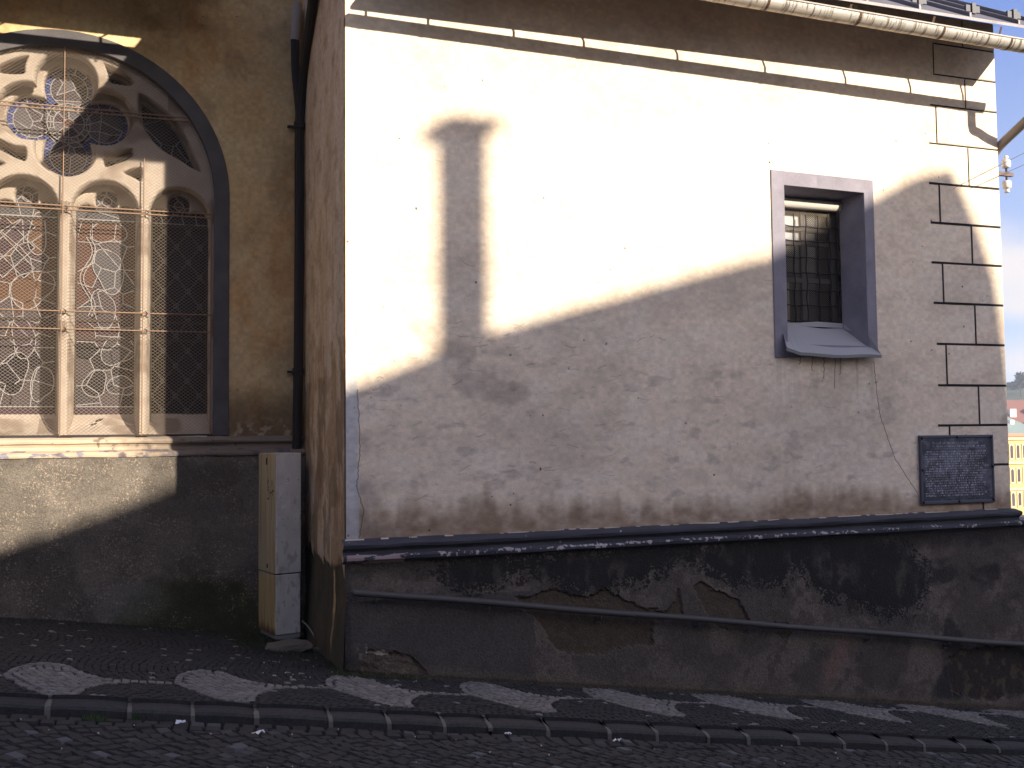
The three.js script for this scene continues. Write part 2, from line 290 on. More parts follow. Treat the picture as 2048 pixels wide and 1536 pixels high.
// ------------------------------------------------------------------ annex: the plastered house on the right
const AX0 = 1.437, AX1 = 8.628;
const annex = thing('annex_building', 'cream plastered building with small grated window, painted corner stones and dark stained base', 'building');
const wallRect = [AX0, -0.95, AX1, 4.65];
const plasterTex = canvasTex(1792, 1400, (u, v) => {
  const x = mix(wallRect[0], wallRect[2], u), y = mix(wallRect[1], wallRect[3], v);
  let c = [233, 212, 186];
  const big = fbm(x * 0.9, y * 1.4, 4, 101), mid = fbm(x * 3.1, y * 5, 4, 111), fine = fbm(x * 22, y * 30, 3, 121);
  c = mix3(c, [196, 180, 160], sstep(0.45, 0.75, big) * 0.5);
  c = mix3(c, [236, 224, 204], sstep(0.55, 0.3, mid) * 0.35);
  c = mix3(c, [190, 174, 155], sstep(0.56, 0.74, mid) * 0.25);
  const band = Math.abs(y - (0.25 + 0.18 * fbm(x * 1.3, 2, 3, 131) + 0.08 * Math.sin(x * 1.1)));      // brushed uneven plaster scuffs
  c = mix3(c, [176, 160, 143], sstep(0.62, 0.8, fbm(x * 4.4 + 9, y * 9, 4, 141)) * 0.5 * sstep(1.6, 0.3, y));
  const soil = -0.86 + 0.22 * fbm(x * 2.2, 1, 4, 151) + 0.22 * Math.pow(fbm(x * 7, 4, 3, 161), 2);     // soil splashed above the ledge
  c = mix3(c, [128, 104, 80], sstep(soil + 0.16, soil - 0.1, y) * (0.35 + 0.6 * fbm(x * 9, y * 14, 3, 171)));
  const smoke = fbm(x * 2.4, y * 2.4, 4, 181); c = mix3(c, [120, 108, 98], sstep(0.62, 0.78, smoke) * sstep(4.9, 3.4, x) * sstep(1.5, 0.6, y) * 0.35);
  const grey = sstep(0.13, 0.1, x - AX0 + 0.02 * (vnoise(y * 6, 3, 191) - 0.5)) * sstep(0.9, 0.4, y);
  c = mix3(c, [186, 186, 186], grey * 0.75);
  const k = 1 + (fine - 0.5) * 0.16 + (hash(u * 1792 | 0, v * 1400 | 0, 2) - 0.5) * 0.06;
  const run = sstep(0.5, 0.85, fbm(x * 16, y * 0.7, 3, 201)) * sstep(0.86, 0.78, y) * sstep(0.1, 0.75, y) * (x > 5.72 && x < 6.95 ? 1 : 0.1); // runs under the window ledge
  c = mix3(c, [120, 106, 96], run * 0.28);
  return [c[0] * k, c[1] * k, c[2] * k];
}, (g, w, h) => {
  const X = (x) => (x - wallRect[0]) / (wallRect[2] - wallRect[0]) * w, Y = (y) => h - (y - wallRect[1]) / (wallRect[3] - wallRect[1]) * h;
  seed = 4321; g.lineCap = 'round';
  for (let i = 0; i < 280; i++) { g.fillStyle = `rgba(52,44,38,${rr(0.25, 0.85)})`; const r = Math.pow(rnd(), 4) * 2.6 + 0.45; g.beginPath(); g.ellipse(rr(0, w), Y(rr(-0.85, 3.6)), r, r * rr(0.6, 1.3), rr(0, 3), 0, 7); g.fill(); }
  for (let i = 0; i < 260; i++) { // short curved scuffs of the trowel
    const cl = i % 3 ? 1 : 0, x = X(cl ? rr(1.5, 4.5) : rr(1.6, 7.6)), y = Y(cl ? rr(-0.6, 1.1) : rr(-0.7, 3)), L = rr(5, 34), a = rr(-0.5, 0.35); g.strokeStyle = `rgba(92,78,66,${rr(0.08, 0.34)})`; g.lineWidth = rr(0.6, 2.2);
    g.beginPath(); g.moveTo(x, y); g.quadraticCurveTo(x + L * 0.5 * Math.cos(a), y + L * 0.5 * Math.sin(a) + rr(-7, 7), x + L * Math.cos(a), y + L * Math.sin(a)); g.stroke();
  }
  const crack = (pts, wd, col) => { g.strokeStyle = col; g.lineWidth = wd; g.beginPath(); for (let i = 0; i < pts.length - 1; i++) for (let k = 0; k <= 14; k++) { const t = k / 14, x = mix(pts[i][0], pts[i + 1][0], t) + 0.012 * (rnd() - 0.5), y = mix(pts[i][1], pts[i + 1][1], t); i + k ? g.lineTo(X(x), Y(y)) : g.moveTo(X(x), Y(y)); } g.stroke(); };
  crack([[6.90, 0.75], [6.93, 0.4], [6.96, 0.18], [7.06, -0.08], [7.13, -0.26], [7.40, -0.62]], 1.5, 'rgba(58,48,42,.75)');
  crack([[1.55, 0.42], [1.57, -0.1], [1.54, -0.4], [1.60, -0.62], [1.56, -0.84]], 1.8, 'rgba(70,60,56,.6)');
  crack([[1.52, 2.1], [1.5, 1.4], [1.55, 0.7]], 1, 'rgba(120,100,84,.35)');
  for (const [x, y0, L] of [[6.16, 0.8, 0.16], [6.3, 0.8, 0.24], [6.43, 0.8, 0.34], [6.5, 0.8, 0.2], [6.02, 0.8, 0.1]]) crack([[x, y0], [x - 0.02, y0 - L]], 2, 'rgba(52,44,40,.55)');
});
const plasterMat = std({ map: plasterTex, bumpMap: rep(grainBase, 14, 11), bumpScale: 0.0022, roughness: 0.95 });
const OP = { x0: 5.862, x1: 6.828, y0: 0.99, y1: 2.505 };
{
  const s = poly([[AX0 + 0.012, -0.95], [AX1, -0.95], [AX1, 4.52], [AX0 + 0.012, 4.52]]); s.holes.push(pathOf([[OP.x0, 0.80], [OP.x1, 0.80], [OP.x1, OP.y1], [OP.x0, OP.y1]]));
  part('wall', muv(extrude(s, -0.3, 0), wallRect), plasterMat, annex);
  part('end_wall', box(AX1 - 0.3, AX1 - 0.002, -3.4, 4.52, -6, -0.302), std({ map: plasterTex, color: 0xffffff }), annex);
  part('back_wall', box(AX0, AX1 - 0.31, -3.4, 4.52, -6.3, -6.01), std({ color: lin(0.5, 0.45, 0.36) }), annex);
}
// return wall between church and annex, with peeling streaked limewash
{
  const R = [-2.75, -2.4, 0, 5.2];
  const t = canvasTex(768, 1792, (u, v) => {
    const z = mix(R[0], R[2], u), y = mix(R[1], R[3], v);
    let c = mix3([206, 182, 150], [216, 196, 168], fbm(z * 3, y * 0.8, 4, 211));
    const st = fbm(z * 5 + 0.6 * fbm(y * 1.2, z * 2, 3, 222), y * 0.7, 5, 221); c = mix3(c, [180, 146, 106], sstep(0.5, 0.75, st) * 0.4); c = mix3(c, [214, 196, 172], sstep(0.45, 0.28, st) * 0.5);
    c = mix3(c, [205, 186, 165], sstep(2.2, 2.6, y + 0.5 * (st - 0.5)) * 0.55);
    const ws = Math.abs(z + 0.72 + 0.05 * Math.sin(y * 2)), wn = fbm(z * 30, y * 2, 3, 231); c = mix3(c, [222, 208, 186], sstep(0.07, 0.02, ws) * sstep(0.4, 0.6, wn) * sstep(2.3, 2.0, y) * sstep(-0.2, 0.1, y));
    const low = sstep(0.5, 0.62, fbm(z * 6, y * 1.8, 5, 241)) * (y < 0.9 ? 1 : 0.2); c = mix3(c, [150, 114, 70], low * 0.45);
    const bl = fbm(z * 5, y * 6, 5, 223); c = mix3(c, [140, 108, 76], sstep(0.5, 0.75, bl) * 0.35); const bare = sstep(-1.1, -1.16, y + 0.3 * (fbm(z * 6, y * 3, 4, 251) - 0.5)); c = mix3(c, mix3([72, 62, 46], [54, 56, 36], fbm(z * 9, y * 6, 3, 261)), bare * 0.9);
    const strip = sstep(0.045, 0.035, Math.abs(z + 0.62 + 0.015 * Math.sin(y * 9))) * sstep(-1.15, -1.2, y) * sstep(-1.95, -1.8, y); c = mix3(c, [205, 172, 120], strip);
    const sm = sstep(0.5, 0.6, fbm(z * 3.4, y * 2.2, 5, 271)) * (y < 0.6 ? 1 : 0.25); c = mix3(c, [110, 90, 66], sm * 0.45);
    const k = 1 + (fbm(z * 40, y * 40, 2, 281) - 0.5) * 0.2; return [c[0] * k, c[1] * k, c[2] * k];
  });
  // relief: the lower plaster has fallen off in sheets
  const pos = [], idx = [], uv = [], nz = 50, ny = 150;
  const xo = (z, y) => { const bare = sstep(-1.1, -1.16, y + 0.3 * (fbm(z * 6, y * 3, 4, 251) - 0.5)); return 0.012 * (fbm(z * 2, y * 2, 3, 285) - 0.5) + 0.02 * bare * (0.5 + fbm(z * 9, y * 9, 3, 286)) - 0.05 * sstep(-1.2, -2.1, y); };
  for (let j = 0; j <= ny; j++) for (let i = 0; i <= nz; i++) { const z = mix(-2.75, 0, i / nz), y = mix(-2.4, 5.2, Math.pow(j / ny, 1.2)); pos.push(AX0 + xo(z, y) * (i === nz ? 0.4 : 1), y, z); uv.push((z - R[0]) / (R[2] - R[0]), (y - R[1]) / (R[3] - R[1])); }
  for (let j = 0; j < ny; j++) for (let i = 0; i < nz; i++) { const a = j * (nz + 1) + i, b = a + nz + 1; idx.push(a, a + 1, b, a + 1, b + 1, b); }
  const g = new THREE.BufferGeometry(); g.setAttribute('position', new THREE.Float32BufferAttribute(pos, 3)); g.setAttribute('uv', new THREE.Float32BufferAttribute(uv, 2)); g.setIndex(idx); g.computeVertexNormals();
  const core = box(AX0 + 0.05, AX0 + 0.3, -2.6, 4.52, -6, -0.31);
  part('return_wall', g, std({ map: t, bumpMap: rep(grainBase, 5, 13), bumpScale: 0.004 }), annex, 'ochre streaked side wall with peeling base');
  part('inner_wall', core, std({ color: lin(0.4, 0.35, 0.28) }), annex);
}
// dark base with flaked render
const pl = { x0: AX0, x1: 12, y0: -3.7, y1: -1.0 };
const inPoly = (x, y, P) => { let c = false; for (let i = 0, j = P.length - 1; i < P.length; j = i++) if ((P[i][1] > y) !== (P[j][1] > y) && x < (P[j][0] - P[i][0]) * (y - P[i][1]) / (P[j][1] - P[i][1]) + P[i][0]) c = !c; return c; };
const bare = [
  [[2.95, -1.41], [3.3, -1.38], [3.62, -1.45], [3.83, -1.37], [4.0, -1.5], [4.13, -1.6], [4.45, -1.62], [4.58, -1.44], [4.6, -1.7], [4.3, -1.72], [4.30, -1.93], [4.0, -1.93], [3.67, -1.97], [3.42, -1.96], [3.3, -1.87], [3.22, -1.7], [3.02, -1.55]],
  [[4.70, -1.42], [4.80, -1.39], [4.93, -1.48], [5.2, -1.57], [5.29, -1.75], [5.36, -1.82], [5.3, -1.93], [5.0, -1.84], [4.85, -1.7]],
  [[5.62, -1.82], [5.84, -1.85], [5.76, -2.0], [5.63, -1.96]],
  [[7.7, -2.3], [7.95, -2.29], [8.2, -2.25], [8.32, -2.29], [8.55, -2.27], [9.0, -2.33], [9.1, -2.75], [8.3, -2.82], [7.72, -2.72]],
  [[1.62, -1.78], [1.8, -1.8], [1.95, -1.83], [2.06, -1.92], [2.14, -2.03], [2.02, -2.14], [1.72, -2.1], [1.58, -1.99]],
];
const blackP = [[2.05, -1.03], [2.1, -1.12], [2.45, -1.33], [2.8, -1.27], [3.05, -1.19], [3.15, -1.18], [3.3, -1.3], [3.43, -1.39], [3.56, -1.45], [3.68, -1.48], [3.9, -1.36], [4.14, -1.37], [4.4, -1.25], [4.5, -1.14], [4.6, -1.13], [4.75, -1.22], [5.0, -1.36], [5.2, -1.44], [5.5, -1.42], [5.73, -1.5], [5.85, -1.34], [5.94, -1.28], [6.02, -1.45], [6.1, -1.58], [6.52, -1.72], [6.9, -1.84], [7.2, -1.85], [7.4, -1.73], [7.48, -1.4], [7.2, -1.15], [6.6, -0.98]];
function plinthAt(x, y) {                        // colour and depth of the base at a point
  const wx = x + 0.07 * (fbm(x * 7, y * 7, 4, 301) - 0.5) + 0.02 * (vnoise(x * 60, y * 60, 302) - 0.5), wy = y + 0.09 * (fbm(x * 7, y * 7, 4, 303) - 0.5) + 0.025 * (vnoise(x * 60, y * 60, 304) - 0.5);
  let depth = 0.008 * (fbm(x * 1.6, y * 1.6, 3, 305) - 0.5) * 2, c;
  const n = fbm(x * 3, y * 3, 5, 306), n2 = fbm(x * 11, y * 11, 4, 307), sp = vnoise(x * 150, y * 150, 308);
  c = mix3([98, 93, 90], [124, 118, 114], sstep(0.4, 0.62, n)); c = mix3(c, [82, 77, 73], sstep(0.55, 0.7, n2) * 0.6);
  const old = sstep(2.2, 3.1, x + 0.5 * (n - 0.5)) * sstep(5.9, 5.2, x); c = mix3(c, [116, 111, 106], old * 0.25);
  if (x > 1.3 && x < 3.1 + 0.25 * (n - 0.5) && y < -1.36) { c = mix3(c, [90, 88, 88], 0.75); depth += 0.006; }   // newer cement render near the corner
  const pink = sstep(0.28, 0.08, Math.hypot((x - 6.3 - 0.45 * (y + 2.25)) * 1.5, (y + 2.25) * 0.8) + 0.12 * (n2 - 0.5)); c = mix3(c, [142, 118, 112], pink * 0.8); depth -= pink * 0.008;
  const pale = sstep(0.6, 0.72, fbm(x * 5, y * 3, 4, 310)) * sstep(-2.1, -2.5, y + 0.12 * x - 0.5); c = mix3(c, [132, 124, 116], pale * 0.5);
  const smudge = sstep(0.56, 0.7, fbm(x * 2.2, y * 3.4, 4, 311)) * sstep(6.6, 7.4, x) ; c = mix3(c, [48, 46, 45], smudge * 0.75);
  let bk = 0; for (let q = 0; q < 5; q++) bk += inPoly(wx + 0.07 * Math.cos(q * 1.26), wy + 0.11 * Math.sin(q * 1.26), blackP) ? 0.2 : 0;
  if (bk + 0.75 * (vnoise(x * 75, y * 75, 316) - 0.5) + 0.8 * (fbm(x * 18, y * 9, 4, 317) - 0.5) > 0.5) { const b = sstep(0.25, 0.5, fbm(x * 9, y * 5, 4, 312)); c = mix3(c, [40, 38, 36], 0.4 + 0.5 * b); depth += 0.004; }
  else { const up = blackP.some((p) => Math.abs(p[0] - x) < 0.06 && Math.abs(p[1] - y) < 0.1); if (up && sp > 0.55) c = mix3(c, [48, 46, 44], 0.5); }
  const soot = sstep(-1.25, -1.08, y + 0.1 * (n2 - 0.5)) * sstep(1.9, 2.6, x) * sstep(0.35, 0.55, fbm(x * 3, y, 3, 314)); c = mix3(c, [46, 44, 43], soot * 0.7);
  for (const [i, P] of bare.entries()) if (inPoly(wx, wy, P)) {
    const m = fbm(x * 14, y * 14, 4, 315 + i); depth -= 0.017 + 0.010 * (m - 0.5);
    c = i === 3 ? mix3([62, 56, 50], [98, 88, 74], sstep(0.5, 0.7, m)) : i === 4 ? mix3([92, 84, 76], [136, 126, 114], m) : mix3([84, 75, 65], [106, 95, 82], m);
    if (i === 4) depth += 0.03 * (fbm(x * 16, y * 16, 3, 330) - 0.6);
  }
  if (x < 1.62) { const wht = sstep(0.52, 0.6, fbm(x * 14, y * 26, 3, 331)) * sstep(-1.9, -1.86, y) * sstep(-1.7, -1.76, y) * sstep(1.5, 1.56, x); c = mix3(c, [150, 146, 142], wht); }
  if (x > 1.6 && x < 1.8 && Math.abs(y + 1.79 + 0.1 * (x - 1.6)) < 0.018 * n2 * 2) c = [196, 192, 190];
  const foot = gy(x, 0) + 0.09 + 0.1 * (n - 0.5); c = mix3(c, [122, 113, 102], sstep(foot + 0.03, foot - 0.03, y) * 0.5);
  const wgap = gy(x, 0); depth -= 0.012 * sstep(wgap + 0.04, wgap, y);
  const k = 0.86 + 0.28 * sp + 0.22 * (vnoise(x * 70, y * 70, 309) - 0.5);
  return [c[0] * k * 0.82, c[1] * k * 0.775, c[2] * k * 0.71, depth];
}
{
  const t = canvasTex(2048, 560, (u, v) => plinthAt(mix(pl.x0, pl.x1, u), mix(pl.y0, pl.y1, v)));
  const pos = [], idx = [], uv = [], nx = 860, ny = 150;
  for (let j = 0; j <= ny; j++) for (let i = 0; i <= nx; i++) {
    const x = mix(pl.x0, pl.x1, i / nx), y = mix(Math.max(pl.y0, gy(x, 0) - 0.15), pl.y1, j / ny), d = plinthAt(x, y)[3];
    const round = 0.05 * Math.pow(1 - clamp((x - pl.x0) / 0.05), 2), hollow = x < 1.75 ? 0.05 * sstep(-1.75, -2.0, y) * sstep(1.75, 1.5, x) : 0;
    pos.push(x, y, 0.05 + d - round - hollow); uv.push((x - pl.x0) / (pl.x1 - pl.x0), (y - pl.y0) / (pl.y1 - pl.y0));
  }
  for (let j = 0; j < ny; j++) for (let i = 0; i < nx; i++) { const a = j * (nx + 1) + i, b = a + nx + 1; idx.push(a, a + 1, b, a + 1, b + 1, b); }
  const g = new THREE.BufferGeometry(); g.setAttribute('position', new THREE.Float32BufferAttribute(pos, 3)); g.setAttribute('uv', new THREE.Float32BufferAttribute(uv, 2)); g.setIndex(idx); g.computeVertexNormals();
  const pm = std({ map: t, bumpMap: rep(roughBase, 17, 4.6), bumpScale: 0.007, roughness: 1 });
  part('base', g, pm, annex, 'dark grey render base with black stains and flaked patches');
  part('base_core', [box(AX0 + 0.05, AX1, -3.8, -1.0, -0.28, -0.02), box(AX1, 12, -3.8, -1.0, -0.3, 0.0)], std({ color: lin(0.1, 0.09, 0.085) }), annex);
  part('terrace_coping', box(AX1 + 0.1, 12, -0.998, -0.95, -0.32, 0.1), std({ color: lin(0.12, 0.12, 0.13), bumpMap: rep(roughBase, 3), bumpScale: 0.004 }), annex);
  // ledge moulding above the base, dark paint chipped to the pale stone
  const mt = canvasTex(2048, 128, (u, v) => {
    const x = u * 7.3, n = fbm(x * 10, v * 5, 4, 341); let c = mix3([54, 54, 59], [70, 70, 75], fbm(x * 5, v * 3, 3, 342));
    const chipBand = Math.exp(-Math.pow((v - 0.70) / 0.13, 2)) * (0.55 + 0.5 * fbm(x * 1.3, 0.5, 3, 344));
    const nf = 0.55 * fbm(x * 44, v * 10, 3, 346) + 0.45 * n; if (nf + 0.30 * chipBand > 0.80 - 0.04 * sstep(0.6, 0.1, x / 7.3)) c = mix3([168, 150, 145], [204, 194, 190], vnoise(x * 40, v * 20, 343));
    if (v < 0.08 && fbm(x * 9, 3, 3, 345) > 0.5) c = [196, 178, 160];
    if (x < 0.5 && v > 0.6 && n > 0.42) c = [160, 138, 134];
    return c;
  });
  const prof = [[0.002, 0.012], [0.03, 0.006], [0.105, -0.012], [0.115, -0.03], [0.108, -0.055], [0.08, -0.066], [0.068, -0.09], [0.078, -0.112], [0.11, -0.122], [0.116, -0.135], [0.112, -0.158], [0.062, -0.176], [0.052, -0.19]];
  const gm = sweepX(prof.map(([z, y]) => [z, y - 0.862]), AX0 - 0.03, AX1 + 0.05, 300, 0.012), p = gm.attributes.position, uvA = gm.attributes.uv;
  for (let i = 0; i < p.count; i++) { const x = p.getX(i); uvA.setXY(i, (x - AX0) / 7.3, uvA.getY(i) / (0.06 * 12)); p.setY(i, p.getY(i) + 0.03 * (x - AX0) / 7.2); }
  gm.computeVertexNormals();
  part('ledge_moulding', gm, std({ map: mt, bumpMap: rep(roughBase, 20, 1), bumpScale: 0.004, roughness: 0.8 }), annex, 'dark painted ledge, chipped along its lower edge');
  part('ledge_end', extrude(poly(prof.map(([z, y]) => [-z, y - 0.835])), 0, 0.004).rotateY(Math.PI / 2).translate(AX1 + 0.046, 0, 0), std({ color: lin(0.06, 0.06, 0.07) }), annex);
}
// painted corner stones: shallow blocks with dark joints
{
  const ys = [4.52, 4.2, 3.86, 3.52, 3.1, 2.665, 2.24, 1.812, 1.379, 0.943, 0.503, 0.078, -0.348, -0.83], jm = std({ color: lin(0.018, 0.015, 0.016), roughness: 1 }), e = 0.011;
  for (let i = 1; i < ys.length - 1; i++) {
    const L = [7.79, 7.783, 7.731, 7.70, 7.682, 7.685, 7.681, 7.690, 7.712, 7.713, 7.696, 8.405];
    const x0 = i === 12 ? 8.405 : L[Math.min(i - 1, 11)] + 0.002, th = 0.012 * (ys[i] < 2.8 ? 1 : 0.62) ;
    part(numbered('joint_line'), box(x0, AX1 + 0.001, ys[i] - th, ys[i] + th, -0.02, 0.0035), jm, annex);
  }
  for (let i = 0; i < ys.length - 1; i++) {
    const long = i % 2 === 1, xl = long ? 7.79 + 0.005 * i : 8.2 + 0.005 * i, w = 0.009 * (ys[i] < 2.8 ? 1 : 0.65);
    const y0 = ys[i + 1] + (i === ys.length - 2 ? 0 : 0.013), y1 = ys[i] - 0.013;
    part(numbered('quoin_stone'), chamfer(xl + w, AX1 + 0.004, y0, y1, -0.015, 0.006, 0.002, wallRect), plasterMat, annex);
    part(numbered('joint_line'), box(xl - w, xl + w, ys[i + 1] + 0.012, ys[i] - 0.012, -0.02, 0.003), jm, annex);
  }
}
// small window: grey painted surround, splayed reveal, iron grille, sheet metal sill
{
  const win = sub('window', annex);
  const gt = canvasTex(256, 384, (u, v) => { const n = fbm(u * 10, v * 14, 4, 351), g = 1 + (n - 0.5) * 0.22 + (hash(u * 256 | 0, v * 384 | 0, 9) - 0.5) * 0.06; return [133 * g, 128 * g, 136 * g]; });
  const gm = std({ map: rep(gt, 0.8, 0.5), bumpMap: rep(grainBase, 2), bumpScale: 0.003 });
  const s = poly([[5.712, 0.765], [6.948, 0.79], [6.948, 2.634], [5.712, 2.652]]); s.holes.push(pathOf([[OP.x0, 0.9], [OP.x1, 0.9], [OP.x1, OP.y1 - 0.01], [OP.x0, OP.y1]]));
  part('surround', muv(extrude(s, 0.001, 0.012, { bevelEnabled: true, bevelSize: 0.003, bevelThickness: 0.003, bevelSegments: 1, bevelOffset: -0.003 })), gm, win, 'grey painted flat surround');
  const Z = -0.27, i0 = 5.99, i1 = 6.735, j0 = 1.12, j1 = 2.47, a = [OP.x0, 0.82, 0.01], b = [OP.x1, 0.80, 0.01], c = [OP.x1, OP.y1 - 0.01, 0.01], d = [OP.x0, OP.y1, 0.01];
  const A = [i0, j0, Z], B = [i1, j0, Z], C = [i1, j1, Z], D = [i0, j1, Z];
  part('reveal', quads([[a, d, D, A], [c, b, B, C], [d, c, C, D]]), gm, win);
  part('lintel_roll', bar([i0, 2.405, Z - 0.01], [i1, 2.40, Z - 0.01], 0.052, 14), std({ color: lin(0.5, 0.46, 0.4), bumpMap: roughBase, bumpScale: 0.004 }), win, 'rounded plaster roll under the lintel');
  part('head_panel', box(i0, i1, 2.36, 2.5, -0.36, Z - 0.03), gm, win);
  const im = std({ color: lin(0.035, 0.028, 0.026), roughness: 0.6, metalness: 0.5, bumpMap: rep(roughBase, 4), bumpScale: 0.002 });
  for (const x of [6.035, 6.18, 6.33, 6.48, 6.625, 6.715]) { const pts = []; for (let y = 1.1; y <= 2.38; y += 0.08) pts.push([x + 0.004 * Math.sin((y - 1.176) / 0.165 * Math.PI), y, Z - 0.03 + 0.006 * Math.cos(y * 20)]); part('grille_bar', tube(pts, 0.0075, 40, 6), im, win); }
  for (const y of [2.172, 2.02, 1.845, 1.683, 1.5, 1.343, 1.176]) { const pts = []; for (let x = i0; x <= i1 + 0.01; x += 0.075) pts.push([x, y + 0.003 * Math.sin(x * 21), Z - 0.03 + 0.012 * Math.cos((x - 6.035) / 0.147 * Math.PI)]); part('grille_bar', tube(pts, 0.007, 30, 6), im, win); }
  const wires = []; const w0 = i0, w1 = i1, h0 = 1.12, h1 = 2.37;  // fine wire netting behind the bars
  for (const sgn of [1, -1]) for (let k = -1.6; k < 1.4; k += 0.026) {
    let x0 = w0, y0 = sgn > 0 ? h0 + k * 0.9 : h1 - k * 0.9; const sl = sgn * 0.9; let xa = w0, xb = w1; const f = (y) => w0 + (y - y0) / sl;
    const l = [f(h0), f(h1)].sort((p, q) => p - q); xa = Math.max(xa, l[0]); xb = Math.min(xb, l[1]); if (xb - xa < 0.02) continue;
    wires.push(bar([xa, y0 + sl * (xa - w0), Z - 0.055], [xb, y0 + sl * (xb - w0), Z - 0.055], 0.0018, 3));
  }
  const nm = part('wire_netting', wires, std({ color: lin(0.24, 0.2, 0.15), roughness: 0.5, metalness: 0.6 }), win); nm.userData.kind = 'stuff';
  const wood = std({ color: lin(0.15, 0.14, 0.14), bumpMap: rep(roughBase, 3), bumpScale: 0.002 }), fz = -0.43;
  part('casement', [box(i0 - 0.05, i0 + 0.07, 1.0, 2.45, fz, fz + 0.05), box(6.33, 6.40, 1.0, 2.45, fz, fz + 0.05), box(i1 - 0.05, i1 + 0.05, 1.0, 2.45, fz, fz + 0.05), ...[1.08, 1.62, 2.02, 2.16, 2.42].map((y) => box(i0 - 0.05, i1 + 0.05, y - 0.025, y + 0.025, fz - 0.002, fz + 0.048))], wood, win);
  const gl = new THREE.MeshPhysicalMaterial({ color: lin(0.03, 0.032, 0.035), roughness: 0.16, side: THREE.DoubleSide });
  const whitened = new THREE.MeshPhysicalMaterial({ color: lin(0.3, 0.3, 0.32), roughness: 0.35, side: THREE.DoubleSide });
  for (const [x0, x1] of [[i0 + 0.07, 6.33], [6.40, i1 - 0.05]]) for (const [y0, y1] of [[1.105, 1.595], [1.645, 1.995], [2.045, 2.135], [2.185, 2.395]]) part('pane', box(x0, x1, y0, y1, fz + 0.018, fz + 0.022), y0 > 1.9 && x0 < 6.2 ? whitened : gl, win);
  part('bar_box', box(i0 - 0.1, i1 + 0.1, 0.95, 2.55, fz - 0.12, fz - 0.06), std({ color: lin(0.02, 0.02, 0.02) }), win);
  part('curtain', (() => { const g = new THREE.PlaneGeometry(0.09, 0.5, 8, 6); const p = g.attributes.position; for (let i = 0; i < p.count; i++) p.setZ(i, 0.012 * Math.sin(p.getX(i) * 90)); g.computeVertexNormals(); g.translate(6.14, 1.35, fz + 0.03); return g; })(), std({ color: lin(0.42, 0.34, 0.24) }), win);
  // sill sheet: from the inner edge out over the surround, folded down at the front
  const sm = std({ color: lin(0.36, 0.355, 0.36), roughness: 0.6, metalness: 0.1, bumpMap: rep(grainBase, 1), bumpScale: 0.002 });
  const N = 14, q = [], T = (k) => { const t = k / N; return [mix(5.985, 6.74, t), 1.125 + 0.012 * Math.sin(t * 7) - 0.012 * t, Z - 0.01]; }, F = (k) => { const t = k / N; return [mix(5.77, 6.905, t), mix(0.855, 0.802, Math.min(1, t * 7)) - 0.006 * t + 0.008 * Math.sin(t * 9), 0.125 + 0.006 * Math.sin(t * 6)]; };
  for (let k = 0; k < N; k++) { const a2 = T(k), b2 = T(k + 1), c2 = F(k + 1), d2 = F(k), dn = (p) => [p[0], p[1] - 0.03, p[2] - 0.012]; q.push([a2, d2, c2, b2], [d2, dn(d2), dn(c2), c2]); q.push([[d2[0], d2[1] - 0.004, d2[2] - 0.004], [a2[0], a2[1] - 0.006, a2[2]], [b2[0], b2[1] - 0.006, b2[2]], [c2[0], c2[1] - 0.004, c2[2] - 0.004]]); }
  part('sill_sheet', quads(q), sm, win, 'sloping grey sheet metal sill');
  part('sill_upstand', quads([[[5.99, 1.122, Z + 0.004], [6.74, 1.112, Z + 0.004], [6.74, 1.16, Z + 0.006], [6.42, 1.172, Z + 0.006]], [[5.99, 1.122, Z + 0.004], [6.42, 1.172, Z + 0.006], [6.2, 1.155, Z + 0.006], [5.99, 1.15, Z + 0.006]]]), sm, win);
  for (const ck of [[[6.735, 1.115, Z + 0.01], [6.90, 0.806, 0.118], [6.838, 1.0, 0.02], [6.752, 1.22, Z + 0.03]], [[5.77, 0.855, 0.12], [5.985, 1.12, Z + 0.01], [5.975, 1.17, Z + 0.02], [5.80, 1.0, 0.03]]]) part('sill_cheek', quads([ck]), sm, win);
}
